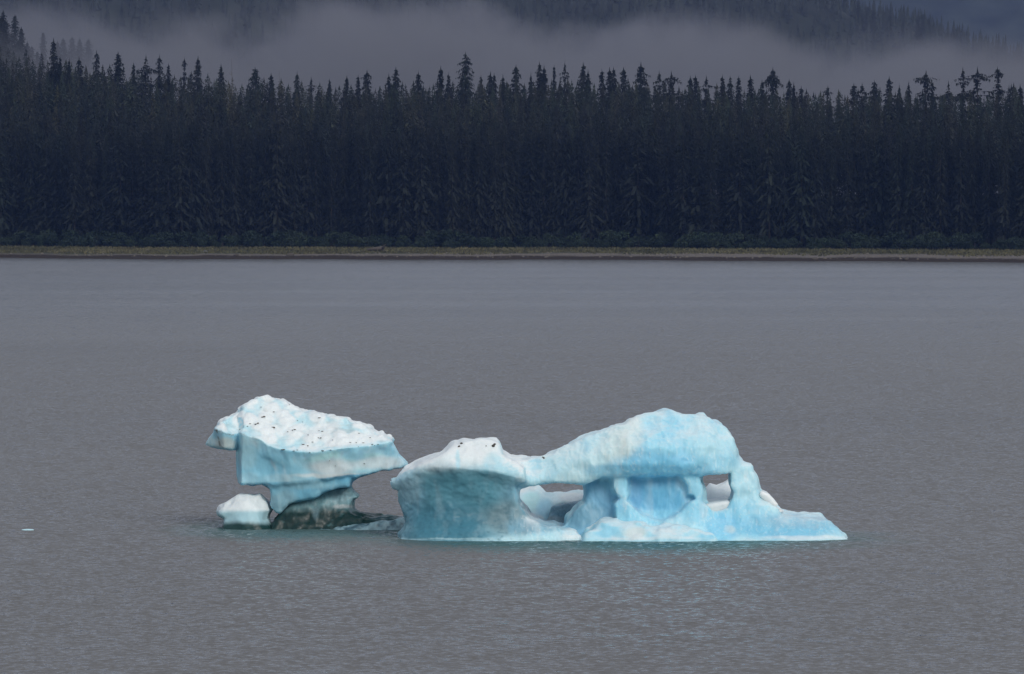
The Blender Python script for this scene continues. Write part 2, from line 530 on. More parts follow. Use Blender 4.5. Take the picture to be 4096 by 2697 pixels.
# trees whose tips stand out on the skyline: (px, py, kind, width, label)
Z4 = lambda x, y: (x * 0.17233, y * 0.17233)
Z5 = lambda x, y: (337.5 + x * 0.17233, y * 0.17233)
Z6 = lambda x, y: (675 + x * 0.17235, y * 0.17235)
SKY = [
    (Z4(310, 215), 'thin', 1.1, 'tallest spiky spruce near the left end of the skyline, its leader bare'),
    (Z4(350, 320), 'full', 0.8, None), (Z4(395, 330), 'full', 0.8, None), (Z4(470, 322), 'wide', 0.9, None),
    (Z4(570, 284), 'wide', 0.8, 'broad topped spruce on the left skyline with a side tuft below its tip'),
    (Z4(685, 294), 'full', 1.2, 'full rounded spruce standing alone above the left skyline'),
    (Z4(775, 358), 'thin', 1.0, 'small pointed spruce right of the lone rounded one on the skyline'),
    (Z4(843, 314), 'ragged', 1.0, 'loose airy spruce on the left skyline beside a dense one'),
    (Z4(925, 309), 'wide', 0.75, 'dense tiered spruce on the left skyline right of an airy one'),
    (Z4(980, 362), 'full', 0.75, None),
    (Z4(1063, 326), 'ragged', 0.6, 'wispy thin topped spruce poking out of the left skyline'),
    (Z4(1140, 318), 'wide', 0.8, 'tall dense conical spruce left of the two dead poles on the skyline'),
    (Z4(1285, 364), 'full', 0.9, 'dark pointed spruce just left of the taller dead pole'),
    (Z4(1490, 383), 'wide', 0.9, 'blunt full spruce between the two dead poles on the skyline'),
    (Z4(1570, 420), 'thin', 1.0, None), (Z4(1720, 408), 'wide', 0.7, 'leaning tufted spruce right of the shorter dead pole'),
    (Z4(1800, 440), 'ragged', 0.8, None), (Z4(1905, 450), 'full', 0.8, None),
    (Z5(55, 433), 'thin', 1.0, None), (Z5(110, 430), 'thin', 1.0, None),
    (Z5(165, 397), 'wide', 1.0, 'round headed bushy tree on the middle skyline'),
    (Z5(345, 383), 'thin', 1.2, 'narrow spired spruce midway between the round headed tree and the tallest spruce'),
    (Z5(300, 420), 'full', .8, None), (Z5(470, 403), 'wide', .8, None),
    (Z5(590, 376), 'thin', 1.3, 'spired spruce just left of the tallest spruce on the skyline'),
    (Z5(645, 415), 'full', .8, None),
    (Z5(742, 294), 'wide', 1.15, 'tallest and broadest spruce on the skyline, standing near its middle'),
    (Z5(830, 430), 'full', .7, None), (Z5(878, 410), 'thin', 1.1, 'slim spruce first to rise right of the tallest spruce'),
    (Z5(910, 418), 'thin', 1.0, None), (Z5(970, 425), 'full', .8, None),
    (Z5(1022, 370), 'full', 1.1, 'neat triangular spruce right of the tallest spruce, above its neighbours'),
    (Z5(1115, 412), 'full', .7, None),
    (Z5(1175, 353), 'thin', 1.2, None), (Z5(1205, 372), 'full', .9, None), (Z5(1262, 368), 'thin', .7, None),
    (Z5(1312, 348), 'ragged', .5, 'spindly tree with bare crossing twigs at its tip on the skyline'),
    (Z5(1415, 357), 'full', 1.1, 'dense steep spruce right of the spindly bare tipped tree'),
    (Z5(1462, 398), 'full', .8, None), (Z5(1540, 395), 'thin', .9, None),
    (Z5(1580, 384), 'thin', 1.0, None), (Z5(1612, 384), 'thin', 1.0, None), (Z5(1662, 384), 'thin', 1.2, None),
    (Z5(1765, 353), 'wide', 1.15, 'broad spreading spruce with layered boughs right of centre on the skyline'),
    (Z5(1880, 404), 'ragged', .9, None), (Z5(1950, 406), 'ragged', 1.0, None),
    (Z6(97, 434), 'thin', 1.0, None), (Z6(125, 430), 'thin', 1.0, None), (Z6(190, 430), 'ragged', .9, None),
    (Z6(285, 428), 'full', .8, None), (Z6(320, 432), 'wide', .6, None), (Z6(375, 434), 'full', .8, None),
    (Z6(433, 430), 'thin', 1.1, 'thin spired spruce just left of the club shaped tree'),
    (Z6(513, 458), 'thin', 1.0, None),
    (Z6(568, 384), 'bulb', .85, 'club shaped spruce with a bulbous top on a bare stem'),
    (Z6(663, 454), 'full', 1.0, 'pointed spruce just right of the club shaped tree'),
    (Z6(690, 470), 'full', .8, None), (Z6(730, 495), 'thin', 1., None),
    (Z6(880, 490), 'ragged', .9, None), (Z6(1028, 478), 'thin', 1.1, None), (Z6(1080, 474), 'ragged', .9, None),
    (Z6(1170, 458), 'wide', .8, None), (Z6(1232, 440), 'thin', 1.3, None), (Z6(1295, 480), 'wide', .6, None), (Z6(1350, 464), 'full', .7, None),
    (Z6(1443, 403), 'ragged', 1.1, 'gnarled tall spruce with heavy side branches on the right skyline'),
    (Z6(1490, 460), 'ragged', .8, None), (Z6(1580, 463), 'ragged', .9, 'low ragged tree left of the three gaunt ones at far right'),
    (Z6(1680, 384), 'ragged', 1.0, 'leftmost of the three gaunt flag branched trees at far right'),
    (Z6(1755, 384), 'ragged', 1.1, 'middle one of the three gaunt flag branched trees at far right'),
    (Z6(1885, 379), 'ragged', 1.15, 'rightmost of the three gaunt flag branched trees at far right'),
    (Z6(1960, 475), 'wide', .8, None), (Z6(2010, 480), 'wide', .8, None),
]
SNAGS = [(Z4(1355, 332), 'taller bare dead pole standing on the left skyline'),
         (Z4(1625, 405), 'shorter bare dead pole on the skyline, well right of the taller one')]

ORD = ['', 'first', 'second', 'third', 'fourth', 'fifth', 'sixth', 'seventh', 'eighth', 'ninth', 'tenth', 'eleventh', 'twelfth', 'thirteenth', 'fourteenth', 'fifteenth', 'sixteenth', 'seventeenth', 'eighteenth', 'nineteenth', 'twentieth', 'twenty first', 'twenty second', 'twenty third']
MARKS = [(-100, 'the left picture edge'), (Z4(310, 0)[0], 'the spiky bare leadered spruce'), (Z4(685, 0)[0], 'the lone rounded spruce'), (Z4(1355, 0)[0], 'the taller dead pole'), (Z4(1625, 0)[0], 'the shorter dead pole'),
         (Z5(165, 0)[0], 'the round headed tree'), (Z5(742, 0)[0], 'the tallest spruce'), (Z5(1312, 0)[0], 'the spindly bare tipped tree'), (Z5(1765, 0)[0], 'the broad layered spruce'),
         (Z6(568, 0)[0], 'the club shaped spruce'), (Z6(1443, 0)[0], 'the gnarled spruce'), (Z6(1885, 0)[0], 'the three gaunt trees')]
def build_forest():
    g_sky = 'spruces on the skyline of the shore forest'
    used = []
    for i, ((px, py), kind, w, lab) in enumerate(SKY):
        Y = float(y_shore((px - 512) * 0.36)) + 285 + random.uniform(-12, 12)
        p = at(px, py, Y)
        if not lab:
            adj = {'full': 'full', 'thin': 'slim', 'wide': 'broad', 'ragged': 'ragged'}[kind]
            mark = max((m_ for m_ in MARKS if m_[0] < px - .01), key=lambda m_: m_[0])
            nth = sum(1 for q in SKY if mark[0] + .01 < q[0][0] <= px)
            lab = f'{adj} spruce, {ORD[nth]} raised skyline tip to the right of {mark[1]}'
        tree(p[0], Y, p[2], lab, g_sky, kind, i % 4, wide=w)
        used.append(p[0])
    for (px, py), lab in SNAGS:
        Y = float(y_shore((px - 512) * 0.36)) + 280
        p = at(px, py, Y)
        tree(p[0], Y, p[2], lab, None, 'snag', name='dead_tree')
    rows = [66, 74, 84, 95, 108, 122, 138, 155, 173, 192, 212, 232, 253, 272, 292]
    mass = []
    nind = 0
    for r, d in enumerate(rows):
        X = -232.0 + random.uniform(0, 3)
        while X < 232:
            dd = d + random.uniform(-5, 5) * (0.6 if r == 0 else 1)
            Y = float(y_shore(X)) + dd
            px = 512 + X / Y * F_PX
            f = (d - 66) / (292 - 66)
            yt = 128 + (canopy(px) - 12 - 128) * f + random.gauss(3, 6.0) + (abs(random.gauss(0, 3)) if f > .8 else 0)
            if f > 0.6: yt = max(yt, canopy(px) - 8 + random.uniform(0, 8))
            p = at(px, yt, Y)
            k = random.choices(['full', 'thin', 'wide'], [5, 1, 4])[0]
            if r < 2 and nind < 215:
                if r == 0: lab = 'dark spruce in the front rank of the forest wall, behind the shore thicket'
                else: lab = 'dark spruce of the second rank, half hidden behind the front rank of the forest'
                tree(X, Y, p[2], lab, 'spruces in the front ranks of the shore forest', k, random.randrange(6))
                nind += 1
            else:
                mass.append((X, Y, p[2], k, f))
            X += random.uniform(3.6, 6.4) * (1.0 if r < 2 else 1.1 if f < .6 else 0.62)
    for sgn in (-1, 1):                                   # the wood goes on beyond the picture
        for X in np.arange(232, 620, 8.5):
            for d in (70, 82, 98, 120, 150, 190, 240, 290):
                x = sgn * X + random.uniform(-4, 4); Y = float(y_shore(x)) + d + random.uniform(-5, 5)
                mass.append((x, Y, float(land_z(x, Y)) + random.uniform(32, 42), 'full', (d - 66) / 226))
    # left hill in the mist: a few ghostly trees as individuals
    ghost = [(4, 9), (14, 14), (22, 26), (33, 45), (28, 40), (43, 31), (64, 37), (71, 36), (80, 37), (88, 38), (57, 40), (17, 40), (9, 30), (1, 16), (-5, 6), (6, 20), (12, 33), (20, 36), (26, 44), (38, 50)]
    for i, (px, py) in enumerate(ghost):
        Y = (2580.0 if px < 40 else 2760.0) + 4 * py + random.uniform(-30, 30)
        p = at(px, py, Y)
        tree(p[0], Y, p[2], f'faint misty spruce above the left end of the forest, {ORD[1 + sorted(ghost).index((px, py))]} from the left', 'misty spruces on the left hillside', 'full', i % 4, wide=1.3, zfun=lambda x, y, q=p[2]: q - 30)
    # the rest of the wood
    protos = []
    for q in range(8):
        rng = random.Random(500 + q)
        kind = ['full', 'full', 'thin', 'wide'][q % 4]
        V, T = spruce_geo(rng, TREE_H, rng.uniform(5.2, 7.0), 0.95, 8, 3, 0.92, kind, low=0.45)
        protos.append((V, T))
    for X in np.arange(-420, -165, 6.0):
        for d in range(310, 400, 9):
            if random.random() < 0.55:
                x = X + random.uniform(-3, 3); Y = float(y_shore(x)) + d
                mass.append((x, Y, float(land_z(x, Y)) + random.uniform(16, 28), 'full', .7))
    Vs, Ts, Cs, off = [], [], [], 0
    for (X, Y, zt, k, f) in mass:
        V, T = protos[random.randrange(8)]
        z0 = float(land_z(X, Y)) - 0.3
        s = max(8.0, zt - z0) / TREE_H
        w = (0.55 * s + 0.45) * random.uniform(0.75, 1.3)
        a = random.uniform(0, 6.28); ca, sa = math.cos(a) * w, math.sin(a) * w
        W = np.stack([V[:, 0] * ca - V[:, 1] * sa + X, V[:, 0] * sa + V[:, 1] * ca + Y, V[:, 2] * s + z0], 1)
        Vs.append(W); Ts.append(T + off); off += len(W)
        c = np.array([0.0145, 0.0190, 0.0150]) * random.uniform(0.6, 1.5) * np.array([random.uniform(.85, 1.2), 1, random.uniform(.85, 1.15)])
        c = c * (1 + 0.75 * sstep(0.25, 0.8, f) * np.array([1.15, 1.0, 0.85]))       # browner up the slope, with brighter light on the treetops painted in
        if random.random() < 0.03: c = c * np.array([1.8, 1.6, 1.3])
        Cs.append(np.repeat(c[None], len(W), 0))
    me = mesh_np('forest', np.concatenate(Vs), [np.concatenate(Ts)])
    add_color(me, 'tint', np.concatenate(Cs))
    o = link('forest', me, NEEDLES_MASS)
    tag(o, 'dense mass of dark spruces filling the slope behind the front ranks', 'forest', kind='stuff')
    print('forest mass', len(mass), 'tris', sum(len(t) for t in Ts))
build_forest()

def build_mountain_forest():
    protos = []
    for q in range(6):
        rng = random.Random(900 + q)
        V, T = [], []
        Hm, Rm = 26.0, rng.uniform(2.8, 4.2)
        for t_ in range(6):
            zb_, zt_ = Hm * (0.06 + 0.15 * t_), Hm * min(1.0, 0.30 + 0.15 * t_)
            rb_ = Rm * (1 - t_ / 6.6) * rng.uniform(0.8, 1.15)
            i0 = len(V)
            V.append((0, 0, zt_))
            for k in range(8):
                a = k * 0.785 + rng.uniform(-.3, .3); r_ = rb_ * rng.uniform(0.5, 1.2)
                V.append((r_ * math.cos(a), r_ * math.sin(a), zb_ + rng.uniform(-1.2, 1.0)))
            T += [(i0, i0 + 1 + k, i0 + 1 + (k + 1) % 8) for k in range(8)]
        V, T = np.array(V), np.array(T)
        protos.append((V, T))
    Vs, Ts, Cs, off = [], [], [], 0
    def put(X, Y, s, z=None):
        nonlocal off
        V, T = protos[random.randrange(6)]
        z0 = float(mountain_z(X, Y)) - 1 if z is None else z
        a = random.uniform(0, 6.28); ca, sa = math.cos(a) * s, math.sin(a) * s
        W = np.stack([V[:, 0] * ca - V[:, 1] * sa + X, V[:, 0] * sa + V[:, 1] * ca + Y, V[:, 2] * s + z0], 1)
        Vs.append(W); Ts.append(T + off); off += len(W)
        c = np.array([0.020, 0.026, 0.024]) * random.uniform(0.75, 1.25)
        Cs.append(np.repeat(c[None], len(W), 0))
    for X in np.arange(-520, 620, 9.0):
        for Y in np.arange(4040, 4500, 13.0):
            x, y = X + random.uniform(-5, 5), Y + random.uniform(-7, 7)
            z = float(mountain_z(x, y))
            if z < 45 or z > 235: continue
            if random.random() < 0.12: continue
            put(x, y, random.uniform(0.5, 0.95))
    me = mesh_np('mountain_forest', np.concatenate(Vs), [np.concatenate(Ts)])
    add_color(me, 'tint', np.concatenate(Cs))
    o = link('mountain_forest', me, NEEDLES_MASS)
    tag(o, 'far off conifer forest on the mountainside above the fog', 'forest', kind='stuff')
    print('mountain forest tris', sum(len(t) for t in Ts))
    # the separate trees that show on the falling ridge and above the fog
    R = [(Z6(1065, 20), 'spruce at the top of the falling ridge on the right'), (Z6(1115, 35), None), (Z6(1155, 55), None), (Z6(1245, 85), None), (Z6(1330, 88), None),
         (Z6(1410, 92), None), (Z6(1442, 78), 'tallest of the dark trees clumped halfway down the falling ridge'), (Z6(1470, 110), None),
         (Z6(1580, 178), None), (Z6(1650, 190), None), (Z6(1735, 222), None), (Z6(1795, 232), None), (Z6(1840, 265), None), (Z6(1893, 270), 'lone conical tree near the low end of the falling ridge'), (Z6(1980, 295), None)]
    for i, ((px, py), lab) in enumerate(R):
        Y = 4300.0
        p = at(px, py, Y)
        tree(p[0], Y, p[2], lab or f'hazy dark spruce, {ORD[i + 1]} down the ridge that falls to the right above the fog', 'spruces on the falling ridge', 'full', i % 4, zfun=lambda x, y, q=p[2]: q - 19)
    G = [(Z4(1965, 15), 'taller of two ghostly spruces standing out of the fog bank'), (Z5(65, 28), 'shorter ghostly spruce at the right of the pair in the fog bank')]
    for i, ((px, py), lab) in enumerate(G):
        Y = 3730.0
        p = at(px, py, Y)
        tree(p[0], Y, p[2], lab, 'ghostly spruces in the fog', 'full', i, zfun=lambda x, y, q=p[2]: q - 26, wide=1.0)
build_mountain_forest()

# ------------------------------------------------------------------ shrubs, grass, stones and wood on the shore
def shrub_mesh(rng):
    V, T = [], []
    lobes = [(rng.uniform(-2.4, 2.4), rng.uniform(-1.5, 1.5), rng.uniform(1.4, 3.6), rng.uniform(1.1, 2.0)) for _ in range(7)]
    for _ in range(1100):
        cx, cy, cz, r = rng.choice(lobes)
        th, u = rng.uniform(0, 6.28), rng.uniform(-0.7, 1)
        rr = r * rng.uniform(0.7, 1.08)
        s = math.sqrt(1 - u * u)
        x, y, z = cx + rr * s * math.cos(th), cy + rr * s * math.sin(th), max(0.1, cz + rr * u * 0.9)
        w = rng.uniform(0.12, 0.30)
        i = len(V)
        a, b_ = rng.uniform(0, 6.28), rng.uniform(-0.8, 0.8)
        dx, dy, dz = math.cos(a) * w, math.sin(a) * w, b_ * w
        V += [(x - dx, y - dy, z - dz), (x + dx, y + dy, z + dz), (x - dy, y + dx, z + w), (x + dy * .5, y - dx * .5, z - w)]
        T += [(i, i + 1, i + 2), (i, i + 3, i + 1)]
    me = mesh_np('shrub_foliage', np.array(V), [np.array(T)])
    me.materials.append(ALDER)
    V, Q = [], []
    for k in range(6):
        a = rng.uniform(0, 6.28); q = rng.uniform(0.6, 2.0); h = rng.uniform(2.0, 3.4)
        i = len(V)
        for (r_, z_, f) in ((0.10, -0.3, 0.15), (0.05, h, 1.0)):
            for c in range(3):
                V.append((math.cos(a) * q * f + r_ * math.cos(c * 2.1), math.sin(a) * q * f + r_ * math.sin(c * 2.1), z_))
        Q += [(i + c, i + (c + 1) % 3, i + 3 + (c + 1) % 3, i + 3 + c) for c in range(3)]
    st = mesh_np('shrub_stems', np.array(V), [np.array(Q)]); st.materials.append(BARK)
    return me, st

def rock_mesh(rng, name, mat, sub=2, flat=0.6):
    import bmesh
    bm = bmesh.new()
    bmesh.ops.create_icosphere(bm, subdivisions=sub, radius=1.0)
    P = np.array([v.co for v in bm.verts])
    dsp = 1 + 0.35 * fbm(P + rng.uniform(0, 50), 0.9, 1, 3)
    for v, k in zip(bm.verts, dsp):
        v.co = Vector((v.co.x * k, v.co.y * k * 0.9, v.co.z * k * flat))
    me = bpy.data.meshes.new(name); bm.to_mesh(me); bm.free()
    me.materials.append(mat)
    return me

def build_shoreline():
    rng = random.Random(21)
    sm = [shrub_mesh(rng) for _ in range(5)]
    X = -205.0
    while X < 205:
        for d in (50, 57):
            x = X + rng.uniform(-1.5, 1.5) + (2 if d == 57 else 0)
            Y = float(y_shore(x)) + d + rng.uniform(-2, 2)
            t = empty('alder_shrub', (x, Y, float(land_z(x, Y)) - 0.2))
            t.rotation_euler.z = rng.uniform(0, 6.28)
            s = rng.uniform(0.65, 1.15) * (0.8 if d == 50 else 1.15)
            t.scale = (s * 1.05, s, s)
            tag(t, 'leafy green alder shrub in the thicket along the foot of the forest', 'shrub', 'alder shrubs along the foot of the forest')
            a, b_ = sm[rng.randrange(5)]
            link('foliage', a, None, t); link('stems', b_, None, t)
        X += rng.uniform(4.0, 6.2)
    # grass
    N = 26000
    gx = RNG.uniform(-215, 215, N); gd = 18 + 32 * RNG.random(N) ** 0.9
    line = np.interp(gx, [-180, 60], [0, 9])
    keep = gd > 17 + line + 4 * np.sin(gx * 0.11) + RNG.normal(0, 2, N)
    gx, gd = gx[keep], gd[keep]
    gy = y_shore(gx) + gd; gz = land_z(gx, gy)
    n = len(gx)
    a = RNG.uniform(0, 6.28, n); w = RNG.uniform(0.25, 0.6, n); h = RNG.uniform(0.25, 0.85, n)
    V = np.stack([np.stack([gx - np.cos(a) * w, gy - np.sin(a) * w, gz - 0.1], 1),
                  np.stack([gx + np.cos(a) * w, gy + np.sin(a) * w, gz - 0.1], 1),
                  np.stack([gx + RNG.normal(0, .2, n), gy, gz + h], 1)], 1).reshape(-1, 3)
    me = mesh_np('shore_grass', V, [np.arange(3 * n).reshape(-1, 3)])
    patch = 0.5 + 0.5 * fbm(np.stack([gx, gy, gz], 1), 0.06, 4, 3)
    c = np.array([0.056, 0.060, 0.033])[None] * (1 - patch[:, None]) + np.array([0.112, 0.102, 0.056])[None] * patch[:, None]
    c = c * RNG.uniform(0.7, 1.3, (n, 1))
    add_color(me, 'tint', np.repeat(c, 3, 0))
    tag(link('shore_grass', me, GRASS), 'yellowish green grass along the top of the beach', 'grass', kind='stuff')
    # shingle
    rocks = [rock_mesh(rng, 'beach_stone', PALEROCK, 1) for _ in range(4)]
    Vs, Ts, off = [], [], 0
    for _ in range(1900):
        x = rng.uniform(-215, 215); d = rng.uniform(8, 29)
        if x < -60 and rng.random() < 0.6: continue
        s = min(0.55, 0.12 * math.exp(abs(rng.gauss(0, 0.75))))
        Y = float(y_shore(x)) + d
        me = rocks[rng.randrange(4)]
        P = np.array([v.co for v in me.vertices]) * s + np.array([x, Y, float(land_z(x, Y))])
        T = np.array([p.vertices[:] for p in me.polygons])
        Vs.append(P); Ts.append(T + off); off += len(P)
    me = mesh_np('shingle', np.concatenate(Vs), [np.concatenate(Ts)])
    tag(link('shingle', me, PALEROCK), 'pale loose shingle along the beach', 'gravel', kind='stuff')
    # larger boulders
    big = rock_mesh(rng, 'boulder', PALEROCK, 2); bigd = rock_mesh(rng, 'boulder', ROCK, 2)
    B = [(147, 251, .7, big, 'pale boulder lying in the grass near the left of the beach'),
         (205, 252.5, 1.0, big, 'larger pale boulder in the beach grass, left of the driftwood stump'),
         (236, 255.5, 0.8, bigd, 'small dark boulder on the brown tide line left of the stump'),
         (290, 256, 1.3, bigd, 'wide dark boulder at the tide line below the driftwood stump'),
         (371, 251, .8, big, 'pale boulder at the left foot of the driftwood stump'),
         (384, 251.5, .9, big, 'pale boulder at the right foot of the driftwood stump'),
         (815, 260, 1.0, bigd, 'dark boulder at the water edge on the right of the beach'),
         (906, 260, 1.2, bigd, 'lumpy dark boulder at the water edge near the right end')]
    for px, py, s, me, lab in B:
        x = (px - 512) / F_PX * 2000
        for d in np.arange(1, 50, 1.0):
            Y = float(y_shore(x)) + d
            p = at(px, py, Y)
            if p[2] <= float(land_z(p[0], Y)) + 0.05: break
        o = link('boulder', me, None, None, (p[0], Y, float(land_z(p[0], Y)) + 0.2 * s))
        o.scale = (s * 1.2, s, s); o.rotation_euler.z = rng.uniform(0, 6)
        tag(o, lab, 'boulder', 'boulders on the beach')
    # driftwood root stump
    x = (377 - 512) / F_PX * 2010
    Y = float(y_shore(x)) + 33
    t = empty('driftwood_stump', (x, Y, float(land_z(x, Y))))
    tag(t, 'dark driftwood stump with tangled roots lying in the beach grass', 'driftwood')
    def bar(pts, rs, name):
        V, Q = [], []
        for (q, r) in zip(pts, rs):
            for k in range(7):
                a = k * 6.2832 / 7
                V.append((q[0] + 0.25 * r * math.sin(a), q[1] + r * math.cos(a), q[2] + r * math.sin(a)))
        for l in range(len(pts) - 1):
            for k in range(7):
                Q.append((l * 7 + k, l * 7 + (k + 1) % 7, (l + 1) * 7 + (k + 1) % 7, (l + 1) * 7 + k))
        V += [pts[0], pts[-1]]; m_ = len(V) - 2
        T = [(m_, (k + 1) % 7, k) for k in range(7)] + [(m_ + 1, (len(pts) - 1) * 7 + k, (len(pts) - 1) * 7 + (k + 1) % 7) for k in range(7)]
        return link(name, mesh_np(name, np.array(V), [np.array(Q), np.array(T)], True), ROCK, t)
    bar([(-4, 0.3, 0.6), (-1.5, 0.1, 0.9), (1.2, 0, 1.1)], [0.45, 0.6, 0.85], 'log')
    for k in range(8):
        a = rng.uniform(-0.5, 3.3)
        L = rng.uniform(1.2, 2.3)
        bar([(1.0, 0, 1.1), (1.6 + 0.2 * L, math.cos(a) * L * .5, 1.1 + math.sin(a) * L * .55), (1.8 + rng.uniform(-.3, 1.6), math.cos(a) * L, max(.1, 1.1 + math.sin(a) * L * 0.8))], [0.4, 0.22, 0.05], 'root')
build_shoreline()

# ------------------------------------------------------------------ icebergs: implicit solids -> surface nets
z1 = lambda x, y: (195 + x / 9.7956, 385 + y / 9.7956)
z2 = lambda x, y: (380 + x / 9.792, 400 + y / 9.792)
z3 = lambda x, y: (595 + x / 8.9812, 400 + y / 8.9812)

def smax(a, b, k):
    h = np.maximum(k - np.abs(a - b), 0) / k
    return np.maximum(a, b) + h * h * k * 0.25
def smin(a, b, k): return -smax(-a, -b, k)

def poly_sd(pts, px, pz):
    """signed distance in the x-z plane"""
    d2 = np.full(px.shape, 1e9, dtype=np.float32); ins = np.zeros(px.shape, dtype=bool)
    n = len(pts)
    for i in range(n):
        ax, az = pts[i]; bx, bz = pts[(i + 1) % n]
        ex, ez = bx - ax, bz - az
        wx, wz = px - ax, pz - az
        t = np.clip((wx * ex + wz * ez) / max(ex * ex + ez * ez, 1e-9), 0, 1)
        d2 = np.minimum(d2, (wx - ex * t) ** 2 + (wz - ez * t) ** 2)
        if abs(ez) > 1e-9:
            c = ((az <= pz) & (bz > pz)) | ((bz <= pz) & (az > pz))
            ins ^= c & (px < ax + (pz - az) / ez * ex)
    d = np.sqrt(d2)
    return np.where(ins, -d, d).astype(np.float32)

class Grid:
    def __init__(self, x0, x1, y0, y1, zz0, zz1, h):
        self.h = h
        self.x = np.arange(x0, x1, h, dtype=np.float32)
        self.y = np.arange(y0, y1, h, dtype=np.float32)
        self.z = np.arange(zz0, zz1, h, dtype=np.float32)
        self.X = self.x[:, None, None]; self.Y = self.y[None, :, None]; self.Z = self.z[None, None, :]
        self.gx, self.gz = np.meshgrid(self.x, self.z, indexing='ij')
    def poly(self, pts):
        return poly_sd(pts, self.gx, self.gz)
    def ext(self, pts, y0, y1, k=0.5):
        d = self.poly(pts)[:, None, :]
        a = lambda v: v[:, None, :] if isinstance(v, np.ndarray) else np.float32(v)
        dy = np.maximum(a(y0) - self.Y, self.Y - a(y1))
        return smax(d, dy, np.float32(k))
    def noise(self, freq, seed):
        """smooth lattice noise on the whole grid"""
        r = np.random.default_rng(seed)
        f = np.ones(3) * np.asarray(freq)
        ax = []
        for v, ff in zip((self.x, self.y, self.z), f):
            q = (v - v[0]) * ff; i = np.floor(q).astype(int); t = (q - i); t = t * t * (3 - 2 * t)
            ax.append((i, t.astype(np.float32)))
        L = r.uniform(-1, 1, [a[0][-1] + 2 for a in ax]).astype(np.float32)
        (i, t) = ax[0]; L = L[i] * (1 - t)[:, None, None] + L[i + 1] * t[:, None, None]
        (i, t) = ax[1]; L = L[:, i] * (1 - t)[None, :, None] + L[:, i + 1] * t[None, :, None]
        (i, t) = ax[2]; L = L[:, :, i] * (1 - t) + L[:, :, i + 1] * t
        return L

def surface_nets(G, F):
    ins = F < 0
    s = ins.astype(np.int8)
    c = (s[:-1, :-1, :-1] + s[1:, :-1, :-1] + s[:-1, 1:, :-1] + s[1:, 1:, :-1]
         + s[:-1, :-1, 1:] + s[1:, :-1, 1:] + s[:-1, 1:, 1:] + s[1:, 1:, 1:])
    act = (c > 0) & (c < 8)
    ci = np.argwhere(act)
    idx = np.full(act.shape, -1, dtype=np.int32); idx[act] = np.arange(len(ci))
    corners = np.array([(i, j, k) for i in (0, 1) for j in (0, 1) for k in (0, 1)])
    val = np.stack([F[ci[:, 0] + a, ci[:, 1] + b, ci[:, 2] + d] for a, b, d in corners], 1).astype(np.float64)
    pos = np.zeros((len(ci), 3)); cnt = np.zeros(len(ci))
    for a in range(8):
        for b in range(a + 1, 8):
            if np.abs(corners[a] - corners[b]).sum() != 1: continue
            cr = (val[:, a] < 0) != (val[:, b] < 0)
            t = np.where(cr, val[:, a] / np.where(cr, val[:, a] - val[:, b], 1), 0)
            pos += np.where(cr[:, None], corners[a] + t[:, None] * (corners[b] - corners[a]), 0); cnt += cr
    V = (ci + pos / cnt[:, None]) * G.h + np.array([G.x[0], G.y[0], G.z[0]])
    quads = []
    for ax in range(3):
        sl0 = [slice(None)] * 3; sl1 = [slice(None)] * 3
        sl0[ax] = slice(0, -1); sl1[ax] = slice(1, None)
        A, B = ins[tuple(sl0)], ins[tuple(sl1)]
        e = np.argwhere(A != B)
        o1, o2 = [(1, 2), (2, 0), (0, 1)][ax]
        ok = (e[:, o1] > 0) & (e[:, o2] > 0) & (e[:, o1] < F.shape[o1] - 1) & (e[:, o2] < F.shape[o2] - 1)
        e = e[ok]
        flip = A[e[:, 0], e[:, 1], e[:, 2]]
        def cell(d1, d2):
            q = e.copy(); q[:, o1] += d1; q[:, o2] += d2
            return idx[q[:, 0], q[:, 1], q[:, 2]]
        Q = np.stack([cell(-1, -1), cell(0, -1), cell(0, 0), cell(-1, 0)], 1)
        Q[~flip] = Q[~flip][:, ::-1]
        quads.append(Q)
    return V, np.concatenate(quads)

def normals(V, Q):
    n = np.cross(V[Q[:, 2]] - V[Q[:, 0]], V[Q[:, 3]] - V[Q[:, 1]])
    N = np.zeros_like(V)
    for k in range(4): np.add.at(N, Q[:, k], n)
    return N / np.maximum(np.linalg.norm(N, axis=1, keepdims=True), 1e-9)

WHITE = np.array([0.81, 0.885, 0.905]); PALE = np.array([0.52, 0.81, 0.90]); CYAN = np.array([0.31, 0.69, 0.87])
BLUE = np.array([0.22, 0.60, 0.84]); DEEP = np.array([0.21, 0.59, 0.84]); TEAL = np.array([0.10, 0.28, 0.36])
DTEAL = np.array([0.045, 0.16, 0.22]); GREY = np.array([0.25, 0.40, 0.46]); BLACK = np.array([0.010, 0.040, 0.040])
CREAM = np.array([0.74, 0.80, 0.76]); SLATE = np.array([0.12, 0.24, 0.31])

class Berg:
    """maps zoomed photograph positions to the berg's own metres (x, z) at a depth y"""
    def __init__(self, Yc): self.Yc = Yc
    def p(self, conv, pts, y=0.0):
        out = []
        for q in pts:
            px, py = conv(*q)
            a = at(px, py, self.Yc + y)
            out.append((a[0], a[2]))
        return out
    def line(self, conv, pts, y=0.0):
        q = self.p(conv, pts, y)
        xs = np.array([a[0] for a in q]); zs = np.array([a[1] for a in q])
        return lambda x: np.interp(x, xs, zs)
    def screen(self, V):
        """photograph position of vertices (for laying out bands of different ice)"""
        Y = V[:, 1] + self.Yc; X = V[:, 0]; dz = V[:, 2] - CAM_H
        dep = Y * CP - dz * SP
        return 512 + F_PX * X / dep, 337 - F_PX * (Y * SP + dz * CP) / dep

